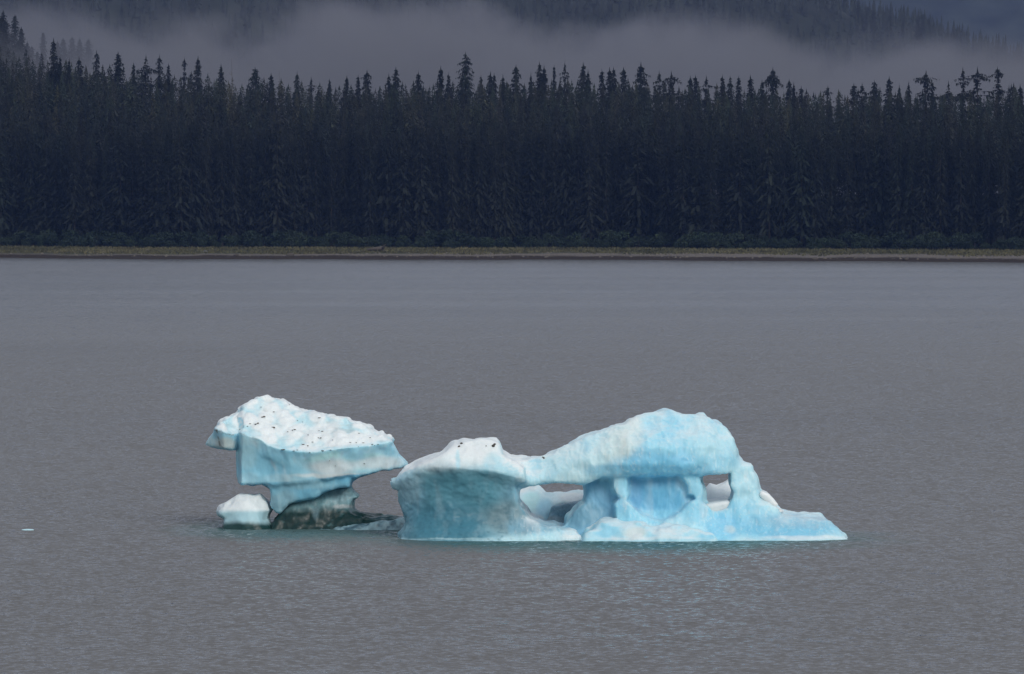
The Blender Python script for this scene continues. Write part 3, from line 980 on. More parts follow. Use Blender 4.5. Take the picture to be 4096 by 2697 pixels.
def blobs(col, px, py, N, conv, items, V, seed=0, warp=0.0):
    """bands and pockets of differently dense ice, some with crease shading painted in: (cx, cy, rx, ry, colour, weight)"""
    wv = fbm(V, (0.9, 0.9, 0.45), seed + 3, 4) * warp
    wu = fbm(V, (0.9, 0.9, 0.45), seed + 9, 4) * warp
    for (cx, cy, rx, ry, c, w) in items:
        a = conv(cx, cy); b = conv(cx + rx, cy + ry)
        u = (px + wu - a[0]) / (b[0] - a[0]); v = (py + wv - a[1]) / (b[1] - a[1])
        m = w * (1 - sstep(0.55, 1.25, np.sqrt(u * u + v * v)))
        col = col * (1 - m[:, None]) + c[None] * m[:, None]
    return col

def finish(name, G, F, berg, parent, mat, colour, displace=None, smooth=True):
    V, Q = surface_nets(G, F)
    N = normals(V, Q)
    if displace is not None:
        V = V + N * displace(V, N)[:, None]
        N = normals(V, Q)
    me = mesh_np(name, V, [Q], smooth)
    add_color(me, 'ice', np.clip(colour(V, N), 0.005, 0.93))
    o = link(name, me, mat, parent)
    print(name, len(V))
    return o, V, N

def rough_ice(V, N, amp=0.05, seed=0):
    return amp * (fbm(V, 1.2, seed, 3) * 1.5 + 0.6 * fbm(V, (3.2, 3.2, 0.7), seed + 5, 3) + 0.12 * fbm(V, 6.0, seed + 11, 2))

def scallops(V, amp, freq, seed):
    """melt cups: shallow hollows that meet in sharp ridges"""
    P = V + 0.18 * np.stack([fbm(V, 1.3, seed, 2), fbm(V, 1.3, seed + 1, 2), fbm(V, 1.3, seed + 2, 2)], 1)
    return amp * (np.minimum(worley(P, freq, seed), 1.0) - 0.5)

def stone(parent, V, berg, px, py, s, seed, name='stone', mat=None, flat=0.7):
    sx, sy = berg.screen(V)
    d = np.hypot(sx - px, sy - py)
    c = np.where(d < 1.3)[0]
    if len(c) == 0: c = np.array([np.argmin(d)])
    v = V[c[np.argmin(V[c, 1])]]
    me = rock_mesh(random.Random(seed), name, mat or ROCK, 1, flat)
    o = link(name, me, None, parent, tuple(v + np.array([0, -0.02, 0])))
    o.scale = (s * (1.0 + 0.9 * (name == 'debris') * ((seed * 7) % 5) / 4), s * 0.8, s)
    o.rotation_euler.z = seed
    return o

# ------------------------------------------------------------------ the berg with two windows
def build_window_berg():
    B = Berg(348.0)
    root = empty('iceberg', (0, B.Yc, 0))
    tag(root, 'long blue iceberg with a humped left block, a bridge and an arch with openings', 'iceberg', 'icebergs')
    H = 0.07
    x0 = at(z2(105, 0)[0] - 6, 500, B.Yc)[0]; x1 = at(z3(2265, 0)[0] + 6, 500, B.Yc)[0]
    G = Grid(x0, x1, -6.2, 5.2, -1.1, 8.3, H)
    gx, gz = G.gx, G.gz
    # --- left block
    ptsA = B.p(z2, [(105, 798), (155, 770), (180, 730), (215, 695), (280, 650), (350, 610), (420, 575), (500, 545), (580, 515), (640, 480), (690, 435),
                    (730, 410), (770, 405), (810, 388), (850, 382), (910, 390), (940, 376), (1000, 372), (1060, 385), (1130, 398), (1155, 420), (1170, 460),
                    (1195, 510), (1240, 545), (1290, 565), (1345, 582), (1420, 640), (1420, 760), (1335, 822), (1350, 880), (1362, 970), (1410, 1050), (1480, 1130), (1560, 1180),
                    (1620, 1205), (1750, 1222), (1850, 1240), (1920, 1262), (1960, 1300), (2010, 1365), (2060, 1520), (150, 1520), (175, 1355), (195, 1310), (240, 1250),
                    (255, 1190), (240, 1120), (210, 1050), (190, 980), (190, 920), (215, 860), (140, 850)])
    lip = B.line(z2, [(100, 800), (230, 790), (350, 700), (480, 660), (700, 662), (900, 675), (1150, 700), (1330, 760), (2000, 780)], -4)(gx)
    t = np.clip(gz / np.maximum(lip, 0.5), -0.3, 1)                      # 0 water .. 1 lip
    face = -4.3 + 0.95 * np.sin(np.pi * np.clip(t, 0, 1)) ** 0.9 + 0.1 * t
    cap = -4.45 + (gz - lip) * 0.95
    y0A = smax(face, cap, 0.7) - 0.1
    xt = B.line(z2, [(0, 0), (1, 0)])  # noqa
    ax = np.array([a[0] for a in B.p(z2, [(105, 800), (300, 800), (1100, 800), (1400, 800), (2010, 800)])])
    xm, xh = 0.5 * (ax[0] + ax[-1]), 0.5 * (ax[-1] - ax[0])
    y0A = y0A + np.where(gx < xm, 3.4, 1.3) * np.abs((gx - xm) / xh) ** 4            # turns away at both ends
    A = G.ext(ptsA, y0A.astype(np.float32), (3.6 - 0.25 * gz).astype(np.float32), 0.3)
    # notch in the crown of the block
    # --- bridge and arch
    ptsB = B.p(z2, [(1240, 700), (1250, 560), (1290, 566), (1340, 582), (1400, 572), (1480, 550), (1545, 548), (1600, 545), (1650, 510), (1750, 460), (1850, 415), (1950, 375),
                    (2080, 328), (2220, 275), (2310, 230), (2350, 225)])
    ptsB += B.p(z3, [(265, 205), (310, 180), (370, 160), (430, 130), (500, 115), (590, 103), (640, 93), (680, 97), (740, 118), (800, 135), (870, 138), (930, 125), (975, 120),
                     (1010, 145), (1050, 175), (1100, 195), (1140, 225), (1180, 245), (1220, 290), (1245, 330), (1262, 390), (1280, 440), (1295, 500), (1320, 548), (1385, 586),
                     (1390, 600), (1300, 610), (1215, 620), (1080, 640), (945, 664), (860, 672), (750, 682), (315, 692), (130, 700), (0, 706)])
    ptsB += B.p(z2, [(1990, 800), (1900, 796), (1760, 782), (1660, 787), (1500, 812), (1335, 824), (1240, 830)])
    bx = np.array([a[0] for a in B.p(z2, [(1240, 0), (1600, 0), (2000, 0)]) + B.p(z3, [(300, 0), (700, 0), (1050, 0), (1385, 0)])])
    f0 = np.interp(gx, bx, [-2.6, -2.5, -2.9, -3.2, -3.2, -2.8, -1.7])
    zb = B.line(z2, [(1240, 825), (1660, 787), (2000, 795)], -2)(gx)
    y0B = f0 + 0.20 * np.clip(gz - zb - 0.4, 0, 9)
    cx_ = B.p(z3, [(480, 0)])[0][0]
    y0B = y0B + 0.95 * np.clip(1 - (gz - zb) / 1.1, 0, 1.2) ** 1.5 * np.exp(-((gx - cx_) / 3.6) ** 4)
    zc = B.line(z2, [(1240, 560), (1545, 548), (2000, 355), (2350, 225), (3400, 225)], -2)(gx)
    y0B = y0B + 0.45 * np.clip(gz - (zc - 1.5), 0, 3) ** 1.6
    y1B = np.interp(gx, bx, [1.0, 0.4, 1.0, 2.0, 1.6, 1.0, 0.8]) - 0.2 * (gz - 3)
    Bf = G.ext(ptsB, y0B.astype(np.float32), y1B.astype(np.float32), 0.28)
    # --- pillars
    ptsC = B.p(z3, [(90, 640), (325, 640), (318, 760), (335, 850), (298, 905), (340, 960), (420, 1015), (620, 1075), (640, 1420), (90, 1420), (175, 1100), (160, 930),
                    (205, 885), (145, 800), (130, 700)], -2)
    C = G.ext(ptsC, (-2.45 + 0.02 * gz - 0.9 * np.exp(-np.clip(gz, 0, 9) / 0.9)).astype(np.float32), -0.4, 0.3)
    ptsD = B.p(z3, [(735, 630), (950, 630), (948, 740), (978, 830), (983, 900), (1010, 930), (1050, 985), (1170, 955), (1240, 880), (1256, 825), (1222, 760), (1215, 600), (1390, 590),
                    (1415, 645), (1450, 680), (1470, 720), (1480, 770), (1500, 815), (1540, 870), (1600, 950), (1690, 1003), (1740, 1020), (1820, 1040), (1900, 1048), (1990, 1060),
                    (2060, 1075), (2110, 1105), (2160, 1150), (2220, 1200), (2268, 1228), (2300, 1420), (560, 1420), (590, 1080), (750, 1000), (800, 930), (885, 882), (870, 860),
                    (815, 850), (800, 780), (765, 720)], -1.5)
    dx = np.array([a[0] for a in B.p(z3, [(560, 0), (900, 0), (1300, 0), (1600, 0), (2000, 0), (2270, 0)])])
    y0D = np.interp(gx, dx, [-2.6, -2.5, -2.35, -2.5, -2.4, -0.8]) - 1.5 * np.exp(-np.clip(gz, 0, 9) / 0.8) + 0.25 * np.clip(gz, 0, 9) * np.interp(gx, dx, [0.1, .1, .35, 1.2, 2.2, 2.2])
    y1D = np.interp(gx, dx, [0.0, 0.4, 1.6, 2.6, 2.4, 0.9]) - 0.25 * gz
    D = G.ext(ptsD, y0D.astype(np.float32), y1D.astype(np.float32), 0.3)
    ptsE = B.p(z2, [(1985, 740), (1995, 1000), (1930, 1060), (1850, 1130), (1780, 1240), (1760, 1420)], -0.8) + B.p(z3, [(940, 1420), (940, 830), (935, 740), (935, 600), (300, 600)], -0.8)
    ex = np.array([a[0] for a in B.p(z2, [(1700, 0), (1985, 0)]) + B.p(z3, [(130, 0), (330, 0), (560, 0), (760, 0), (1000, 0)])])
    y0E = np.interp(gx, ex, [-0.5, -0.9, -1.0, -1.45, -1.6, -1.85, -1.8]) - 1.1 * np.exp(-np.clip(gz, 0, 9) / 0.7)
    E = G.ext(ptsE, y0E.astype(np.float32), 0.9, 0.3)
    F = smin(smin(A, Bf, 0.5), smin(smin(C, D, 0.15), E, 0.25), 0.26)
    F = F + 0.10 * np.exp(-((G.Z - 0.04) / 0.10) ** 2)            # wave-cut notch at the waterline
    # the little see-through chink by the first pillar
    F = F + 0.16 * G.noise(0.75, 4) + 0.07 * G.noise(1.7, 5)
    lipf = B.line(z2, [(100, 800), (230, 790), (350, 700), (480, 660), (700, 662), (900, 675), (1150, 700), (1330, 760), (2000, 780)], -4)

    def colour(V, N):
        px, py = B.screen(V)
        st = fbm(V, (1.6, 1.6, 0.28), 31, 4)
        col = np.repeat(PALE[None] * 1.02, len(V), 0)
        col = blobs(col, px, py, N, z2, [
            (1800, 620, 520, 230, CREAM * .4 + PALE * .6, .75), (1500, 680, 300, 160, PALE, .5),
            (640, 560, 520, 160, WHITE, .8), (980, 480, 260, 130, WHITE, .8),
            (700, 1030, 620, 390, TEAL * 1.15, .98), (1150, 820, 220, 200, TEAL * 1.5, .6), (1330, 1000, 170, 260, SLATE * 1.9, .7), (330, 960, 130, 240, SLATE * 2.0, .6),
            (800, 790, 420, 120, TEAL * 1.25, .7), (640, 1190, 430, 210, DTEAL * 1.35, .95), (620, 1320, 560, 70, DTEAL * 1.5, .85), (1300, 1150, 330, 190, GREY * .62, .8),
            (1520, 1230, 300, 90, SLATE * 1.7, .85), (1720, 1340, 300, 60, PALE, .8), (1890, 1310, 120, 70, WHITE, .8), (760, 1362, 620, 9, PALE * .8, .7), (760, 600, 25, 90, CYAN, .45), (1120, 620, 110, 60, CYAN, .5), (900, 440, 200, 12, WHITE, .8)], V, 1, 2.0)  # the narrow cyan blobs on the cap paint in its crease shading
        col = blobs(col, px, py, N, z3, [
            (700, 350, 420, 260, CYAN * 1.08, .8), (1050, 300, 260, 240, PALE * 1.02, .7), (330, 330, 110, 260, CREAM, .6), (170, 420, 140, 260, CREAM * 1.03, .5),
            (600, 600, 470, 130, BLUE * np.array([.9, 1, 1.02]), .92), (900, 640, 260, 50, BLUE, .6), (430, 520, 120, 120, BLUE, .6), (150, 640, 260, 70, BLUE * .9, .6), (1100, 560, 250, 80, CYAN, .6),
            (1330, 720, 150, 150, PALE, .85), (860, 800, 120, 220, CYAN, .8), (1150, 1020, 420, 160, CYAN * 1.02, .9), (1150, 1150, 160, 150, BLUE * 1.15, .7),
            (1700, 1140, 540, 120, CYAN * np.array([.72, .86, .93]), .95), (1850, 1090, 440, 70, SLATE * 2.1, .6), (230, 800, 110, 200, CYAN, .8), (250, 1020, 160, 120, CYAN, .85), (500, 1060, 250, 70, CYAN, .8), (200, 940, 50, 90, BLUE, .4),
            (1220, 1160, 60, 40, CREAM, .5), (1900, 1235, 400, 22, WHITE, .6)], V, 2, 2.0)
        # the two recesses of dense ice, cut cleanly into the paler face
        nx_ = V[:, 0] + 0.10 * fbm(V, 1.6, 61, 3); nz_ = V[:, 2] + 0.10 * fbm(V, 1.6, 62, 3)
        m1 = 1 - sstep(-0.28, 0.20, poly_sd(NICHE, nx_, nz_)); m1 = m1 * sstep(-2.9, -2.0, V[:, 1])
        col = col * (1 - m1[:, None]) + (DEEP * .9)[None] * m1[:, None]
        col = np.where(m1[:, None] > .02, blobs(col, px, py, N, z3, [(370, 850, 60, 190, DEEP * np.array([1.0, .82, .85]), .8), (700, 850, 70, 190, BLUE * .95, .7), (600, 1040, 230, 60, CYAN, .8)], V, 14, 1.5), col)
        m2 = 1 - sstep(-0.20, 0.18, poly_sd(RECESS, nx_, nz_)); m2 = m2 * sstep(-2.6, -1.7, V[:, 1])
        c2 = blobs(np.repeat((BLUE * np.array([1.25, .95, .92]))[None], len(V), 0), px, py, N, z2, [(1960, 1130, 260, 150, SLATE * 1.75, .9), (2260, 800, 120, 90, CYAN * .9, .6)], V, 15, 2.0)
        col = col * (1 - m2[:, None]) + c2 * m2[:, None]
        # spalled shells: crisp-edged sheets of paler and bluer ice, drawn out downwards
        q_ = (fbm(V, (1.1, 0.8, 0.34), 51, 4) + 0.25 * fbm(V, (4.0, 3.0, 0.9), 55, 3)) * 4.0
        fq = np.floor(q_).astype(np.int64); hv = _h(fq, fq * 3, fq * 7, 5)
        e_ = 1 - sstep(0.0, 0.2, q_ - fq)                       # bright broken edge of each sheet
        on = sstep(505, 525, px) * (V[:, 2] > 0.3) * (1 - np.maximum(m1, m2))
        a_ = on * np.clip(hv - 0.45, 0, 1) * 0.75; b_ = on * np.clip(0.45 - hv, 0, 1) * 0.8; w_ = on * e_ * 0.30
        col = col * (1 - a_[:, None]) + (PALE * .4 + WHITE * .6)[None] * a_[:, None]
        col = col * (1 - b_[:, None]) + (CYAN * .95)[None] * b_[:, None]
        col = col * (1 - w_[:, None]) + WHITE[None] * w_[:, None]
        # white wind-worn crust on upward faces, thin pale flutes of meltwater down the rest
        crust = sstep(np.where(px > 520, 0.30, 0.42), np.where(px > 520, 0.95, 0.75), N[:, 2] + 0.10 * fbm(V, 1.0, 8, 3) + 0.22 * (px > 520) * st) * sstep(0.5, 1.5, V[:, 2]) * np.maximum(sstep(-0.15, 0.45, V[:, 2] - lipf(V[:, 0]) + 0.2 * fbm(V, 1.5, 13, 3)), px > 520)
        crust = crust * (1 - 0.9 * np.maximum(m1, m2)) * np.where((px > 540) & (py > 490) & (px < 720), 0.3, 1.0 - 0.5 * sstep(515, 560, px))
        col = col * (1 - crust[:, None]) + WHITE[None] * crust[:, None]
        col = blobs(col, px, py, N, z2, [(1110, 600, 90, 90, PALE * .95, .6), (760, 570, 22, 90, PALE, .6), (1180, 690, 60, 40, PALE, .5), (260, 790, 170, 60, GREY * 2.1, .55), (300, 900, 110, 120, GREY * 1.6, .5)], V, 12, 1.5)  # bluish crease shading of the cap painted over the crust; greyer left tip
        low = 1 - sstep(-0.15, 0.25, V[:, 2] - lipf(V[:, 0]))
        blk = low * (px < 512)
        fl = sstep(0.15, 0.6, st) * (0.28 - 0.16 * blk)
        col = col * (1 - fl[:, None]) + (WHITE * .9)[None] * fl[:, None]
        bl = sstep(0.1, 0.6, -st) * 0.28 * (V[:, 0] > lipx)
        col = col * (1 - bl[:, None]) + (BLUE * .95)[None] * bl[:, None]
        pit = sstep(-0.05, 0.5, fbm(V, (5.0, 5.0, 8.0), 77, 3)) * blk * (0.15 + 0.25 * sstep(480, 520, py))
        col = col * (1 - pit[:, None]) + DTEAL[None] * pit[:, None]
        return col
    NICHE = B.p(z3, [(318, 690), (750, 684), (770, 730), (800, 790), (815, 850), (880, 868), (880, 890), (800, 930), (740, 1005), (620, 1062), (500, 1040), (420, 990), (345, 935), (298, 890), (335, 845), (322, 770)], -1.3)
    RECESS = B.p(z2, [(1900, 798), (1990, 830), (1996, 1000), (1900, 1075), (1800, 1220), (1760, 1380), (2010, 1380), (2110, 1230), (2290, 1110), (2280, 1010), (2320, 960), (2330, 940), (2260, 915), (2250, 830), (2240, 775)], -0.8)
    lipx = B.p(z2, [(1250, 0)])[0][0]
    def disp(V, N):
        d = rough_ice(V, N, 0.036, 3)
        px, py = B.screen(V)
        blk = (px < 512) * (py > 470)
        d = d + blk * 0.018 * fbm(V, (3.5, 3.5, 6.5), 40, 3)
        d = d + scallops(V, 0.17, (1.25, 1.0, 0.62), 81) * sstep(495, 530, px) + scallops(V, 0.06, (2.6, 2.2, 1.5), 85) * sstep(495, 530, px)
        d = d + scallops(V, 0.10, (1.1, 0.9, 0.9), 83) * (px < 512) * (py < 468) + scallops(V, 0.035, (3.2, 3.0, 3.6), 87) * blk
        # spalled shells on the arch: stepped faces
        s = (fbm(V, (1.1, 0.8, 0.34), 51, 4) + 0.25 * fbm(V, (4.0, 3.0, 0.9), 55, 3)) * 4.0
        step_ = (np.floor(s) + sstep(0.86, 1.0, s - np.floor(s))) - s
        d = d + 0.028 * step_ * sstep(500, 520, px) * (np.abs(N[:, 2]) < 0.8)
        return d
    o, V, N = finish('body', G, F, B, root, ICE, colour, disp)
    o.location = (0, 0, 0)

    # --- ice standing behind the gap under the bridge
    G3 = Grid(B.p(z2, [(1280, 0)])[0][0], B.p(z2, [(2080, 0)])[0][0], 2.6, 8.6, -1.1, 4.8, 0.09)
    ptsR = B.p(z2, [(1290, 900), (1345, 838), (1390, 835), (1500, 812), (1530, 812), (1570, 858), (1620, 905), (1700, 928), (1780, 922), (1930, 902), (2000, 908), (2040, 960),
                    (2040, 1000), (1800, 1030), (1700, 1060), (1660, 1180), (1610, 1300), (1580, 1500), (1330, 1500)], 6)
    R = G3.ext(ptsR, (4.2 + 1.0 * np.clip(G3.gz - 0.6, -1, 4)).astype(np.float32), 7.8, 0.5)
    R = R + 0.12 * G3.noise(1.0, 24) + 0.06 * G3.noise(2.2, 25)
    def colR(V, N):
        px, py = B.screen(V)
        col = np.repeat((PALE * .5 + WHITE * .5)[None], len(V), 0)
        col = blobs(col, px, py, N, z2, [(1880, 950, 140, 50, WHITE, .95), (1430, 870, 110, 60, WHITE * .95, .8), (1480, 1000, 110, 120, PALE * 1.12, .8), (1620, 1080, 90, 120, CYAN, .6), (1650, 920, 70, 30, GREY * 1.6, .5),
                                         (1560, 1170, 60, 50, WHITE * .9, .7)], V, 6, 2.0)
        return col
    finish('rear_ledge', G3, R, B, root, ICE, colR, lambda V, N: rough_ice(V, N, 0.07, 12))
    ptsS = B.p(z2, [(1590, 1250), (1640, 1195), (1690, 1055), (1820, 1025), (2000, 995), (2060, 990), (2060, 1500), (1560, 1500)], 4)
    S = G3.ext(ptsS, (3.2 + 0.3 * G3.gz).astype(np.float32), 5.6, 0.4) + 0.1 * G3.noise(1.1, 34) + 0.05 * G3.noise(2.4, 35)
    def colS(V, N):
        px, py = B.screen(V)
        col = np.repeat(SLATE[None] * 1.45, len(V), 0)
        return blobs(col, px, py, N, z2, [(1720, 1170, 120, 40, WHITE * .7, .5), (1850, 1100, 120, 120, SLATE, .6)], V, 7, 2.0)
    finish('shadowed_ledge', G3, S, B, root, WETICE, colS, lambda V, N: rough_ice(V, N, 0.06, 15))

    # --- broken white foot along the water
    G4 = Grid(B.p(z3, [(-190, 0)])[0][0], B.p(z3, [(1130, 0)])[0][0], -5.8, -0.6, -1.0, 2.2, 0.075)
    ptsF = B.p(z3, [(-120, 1235), (-60, 1170), (0, 1122), (80, 1084), (140, 1078), (190, 1060), (235, 1085), (420, 1100), (560, 1130), (660, 1125), (760, 1132), (960, 1160), (1040, 1200),
                    (1092, 1262), (1110, 1420), (-150, 1420)], -3.4)
    y0F = -4.6 + 0.9 * np.clip(G4.gz, 0, 3) - 0.3 * np.sin(G4.gx * 0.9)
    Ff = G4.ext(ptsF, y0F.astype(np.float32), -1.4, 0.35) + 0.15 * G4.noise(1.1, 54) + 0.08 * G4.noise(2.6, 55)
    def colF(V, N):
        px, py = B.screen(V)
        col = np.repeat((PALE * .6 + CYAN * .4)[None], len(V), 0)
        col = blobs(col, px, py, N, z3, [(100, 1170, 130, 70, CYAN, .7), (360, 1190, 110, 60, CREAM, .7), (640, 1190, 130, 50, WHITE * .95, .55), (860, 1180, 140, 35, PALE, .6), (1000, 1220, 80, 50, CYAN, .7), (500, 1240, 500, 16, WHITE, .5)], V, 8, 2.0)
        cr = .6 * sstep(0.6, .9, N[:, 2])
        return col * (1 - cr[:, None]) + WHITE[None] * cr[:, None]
    def dispF(V, N):
        s = fbm(V, (0.9, 0.9, 0.9), 61, 3) * 3.0
        return rough_ice(V, N, 0.04, 18) + scallops(V, 0.16, (1.2, 1.0, 1.0), 91)
    finish('foot_ledge', G4, Ff, B, root, ICE, colF, dispF)

    # --- white chunk in the right window, its lip, and white flakes on the shoulder
    G5 = Grid(B.p(z3, [(900, 0)])[0][0], B.p(z3, [(1320, 0)])[0][0], -2.4, 5.6, 0.6, 5.0, 0.06)
    ptsH = B.p(z3, [(960, 850), (985, 805), (1040, 752), (1070, 760), (1100, 770), (1160, 745), (1215, 712), (1260, 730), (1270, 850), (1225, 900), (1190, 960), (1010, 960), (960, 900)], 3.6)
    Hh = G5.ext(ptsH, (2.2 + 1.2 * np.clip(G5.gz - 1.9, -1, 3)).astype(np.float32), 5.2, 0.3) + 0.08 * G5.noise(1.3, 64)
    def colH(V, N):
        cr = sstep(0.0, .7, N[:, 2] + 0.2 * fbm(V, 1.3, 4, 3))
        return (GREY * 1.5)[None] * (1 - cr[:, None]) + WHITE[None] * cr[:, None]
    finish('ice_chunk', G5, Hh, B, root, ICE, lambda V, N: np.repeat(WHITE[None], len(V), 0), lambda V, N: rough_ice(V, N, 0.04, 21))
    ptsL = B.p(z3, [(990, 938), (1060, 925), (1190, 900), (1225, 915), (1200, 1000), (1060, 1040), (1000, 980)], -1.9)
    L = G5.ext(ptsL, -2.2, 4.2, 0.25) + 0.03 * G5.noise(2, 65)
    finish('sill', G5, L, B, root, ICE, lambda V, N: np.repeat(WHITE[None] * .93, len(V), 0), lambda V, N: rough_ice(V, N, 0.03, 22))
    G6 = Grid(B.p(z3, [(1430, 0)])[0][0], B.p(z3, [(1740, 0)])[0][0], -2.9, 2.2, 0.6, 4.4, 0.06)
    for q in ([(1470, 850), (1480, 825), (1497, 812), (1560, 842), (1605, 888), (1640, 938), (1622, 965), (1570, 958), (1510, 905)],
              [(1545, 975), (1620, 964), (1660, 980), (1700, 1004), (1650, 1015), (1580, 1010)]):
        K = G6.ext(B.p(z3, q, -1.6), -2.05, 0.9, 0.2) + 0.03 * G6.noise(2, 66)
        finish('flake', G6, K, B, root, ICE, lambda V, N: np.repeat(WHITE[None], len(V), 0), lambda V, N: rough_ice(V, N, 0.03, 23))
    # --- dark stones melted into the crown
    for i, (x, y, s) in enumerate([(790, 418, .10), (768, 447, .09), (1110, 442, .15), (1125, 425, .09), (1040, 440, .05), (1600, 560, .09), (1590, 548, .06)]):
        stone(root, V, B, *z2(x, y), s, i + 3)
    # the parts were modelled in absolute x, z and depth from the berg's base
    return root
build_window_berg()

# ------------------------------------------------------------------ the mushroom berg on the left
def build_mushroom_berg():
    B = Berg(358.0)
    root = empty('iceberg', (0, B.Yc, 0))
    tag(root, 'top heavy iceberg with a pitted white slab on a blue stalk and dark foot', 'iceberg', 'icebergs')
    G = Grid(B.p(z1, [(60, 0)])[0][0], B.p(z1, [(2130, 0)])[0][0], -4.6, 5.4, 0.2, 8.6, 0.07)
    gx, gz = G.gx, G.gz
    pts = B.p(z1, [(100, 582), (130, 530), (185, 460), (205, 400), (235, 360), (310, 318), (390, 290), (420, 230), (480, 195), (560, 150), (620, 132), (720, 130), (800, 145), (880, 170),
                   (940, 200), (1020, 240), (1070, 255), (1155, 258), (1200, 285), (1255, 290), (1310, 280), (1370, 310), (1410, 328), (1480, 325), (1515, 360), (1600, 390), (1680, 405),
                   (1720, 425), (1735, 455), (1790, 475), (1840, 468), (1870, 500), (1925, 515), (1940, 545), (1925, 580), (1960, 630), (1990, 690), (2040, 735), (2092, 786), (2000, 800),
                   (1870, 828), (1760, 842), (1600, 870), (1400, 890), (1200, 915), (1020, 935), (960, 937), (850, 962), (700, 958), (590, 968), (480, 962), (430, 950), (415, 880), (405, 760),
                   (410, 632), (330, 628), (240, 615), (165, 600)])
    edge = B.line(z1, [(0, 430), (200, 440), (350, 500), (440, 480), (640, 540), (700, 590), (830, 630), (1000, 650), (1150, 660), (1300, 640), (1500, 610), (1700, 600), (1930, 560), (2200, 560)], -3)
    e = edge(gx)
    bx = np.array([a[0] for a in B.p(z1, [(100, 0), (300, 0), (425, 0), (470, 0), (900, 0), (1400, 0), (1900, 0), (2090, 0)])])
    f0 = np.interp(bx, bx, bx) * 0
    f0 = np.interp(gx, bx, [-0.9, -2.0, -1.3, -2.3, -2.9, -3.1, -2.2, -0.6])
    below = np.clip(e - gz, 0, 9)
    y0 = np.where(gz > e, f0 + (gz - e) * 1.35, f0 + 0.30 * np.sin(np.clip(below / 3.0, 0, 1) * np.pi) + 0.10 * below * np.interp(gx, bx, [3, 2, 1.8, 1.8, 2.2, 2.4, 1, 0]))
    y1 = 3.2 - 0.12 * (gz - 4) + 0 * gx
    F = G.ext(pts, y0.astype(np.float32), y1.astype(np.float32), 0.2)
    G2 = G
    ptsN = B.p(z1, [(680, 900), (700, 962), (735, 1020), (748, 1070), (735, 1130), (725, 1175), (745, 1215), (790, 1262), (830, 1270), (862, 1245), (920, 1170), (1060, 1130), (1200, 1100), (1320, 1030), (1400, 1015), (1522, 1010),
                    (1530, 960), (1550, 935), (1600, 910), (1660, 880), (1765, 842), (1765, 800), (1300, 800)], -1.5)
    y0N = np.interp(G2.gx, [a[0] for a in B.p(z1, [(700, 0), (900, 0), (1300, 0), (1765, 0)])], [-1.7, -2.1, -2.3, -1.8]) + 0.20 * np.clip(3.4 - G2.gz, 0, 4)
    F = smin(F, G.ext(ptsN, y0N.astype(np.float32), 1.2, 0.25), 0.4)
    F = F + 0.08 * G.noise(0.9, 74) + 0.05 * G.noise(2.0, 75)
    groove_x = B.p(z1, [(425, 0)])[0][0]
    F = F + 0.28 * np.exp(-((G.X - groove_x - 0.08 * (G.Z - 5)) / 0.16) ** 2) * (1 - sstep(-1.0, 0.2, G.Y)) * sstep(4.6, 5.0, G.Z)
    def topmask(V, N): return sstep(-0.15, 0.25, V[:, 2] - edge(V[:, 0])) * sstep(0.0, 0.45, N[:, 2])
    def disp(V, N):
        m = sstep(0.0, 0.3, V[:, 2] - edge(V[:, 0]))
        P = V + 0.12 * np.stack([fbm(V, 1.8, 91, 2), fbm(V, 1.8, 92, 2), fbm(V, 1.8, 93, 2)], 1)
        cup = np.clip(worley(P, (1.15, 0.8, 1.1), 11), 0, 0.9)
        cup2 = np.clip(worley(P, (3.1, 2.4, 3.1), 12), 0, 0.9)
        d = m * (0.31 * (0.45 - cup) + 0.09 * (0.42 - cup2))
        return d + rough_ice(V, N, 0.035, 27) + (1 - m) * (0.03 * fbm(V, (2.6, 2.6, 0.45), 33, 3) + scallops(V, 0.11, (1.7, 1.2, 0.6), 89))
    def colN(V, N):
        px, py = B.screen(V)
        col = np.repeat((CYAN * .55 + BLUE * .45)[None] * .86, len(V), 0)
        col = blobs(col, px, py, N, z1, [(1550, 900, 200, 60, BLUE * 1.1, .6), (850, 1130, 160, 130, GREY * 1.35, .7), (780, 1020, 80, 60, CYAN * .9, .5), (800, 1250, 70, 40, PALE, .6), (1100, 980, 300, 50, PALE * .8, .4)], V, 23, 2.0)
        st = sstep(0.15, 0.6, fbm(V, (2.4, 2.4, 0.3), 45, 3)) * .3
        return col * (1 - st[:, None]) + PALE[None] * st[:, None]
    def colour(V, N):
        px, py = B.screen(V)
        tm = topmask(V, N)
        col = np.repeat((CYAN * .5 + PALE * .5)[None] * .97, len(V), 0)
        col = blobs(col, px, py, N, z1, [(650, 800, 330, 170, CYAN * np.array([.85, .9, .92]), .8), (980, 740, 150, 140, CYAN * .9, .7), (520, 720, 110, 120, PALE * .85, .5), (1500, 740, 520, 110, PALE * 1.2, .7),
                                         (1350, 800, 260, 80, WHITE * .95, .8), (1800, 760, 260, 70, WHITE * .95, .7), (1480, 885, 560, 26, WHITE, .85), (1550, 680, 150, 60, CYAN, .5), (560, 545, 150, 50, PALE, .8),
                                         (1900, 640, 60, 60, CYAN, .5), (300, 570, 130, 60, CREAM * .95, .7), (420, 570, 30, 70, CYAN, .6), (150, 570, 60, 40, PALE, .8), (520, 910, 130, 60, GREY * 1.7, .5), (850, 920, 200, 50, GREY * 1.6, .6)], V, 21, 2.5)
        st = fbm(V, (2.2, 2.2, 0.3), 35, 4)
        fl = sstep(0.1, 0.6, st) * .35 * (1 - tm)
        col = col * (1 - fl[:, None]) + WHITE[None] * fl[:, None] * .95
        P = V
        P2 = V + 0.12 * np.stack([fbm(V, 1.8, 91, 2), fbm(V, 1.8, 92, 2), fbm(V, 1.8, 93, 2)], 1)
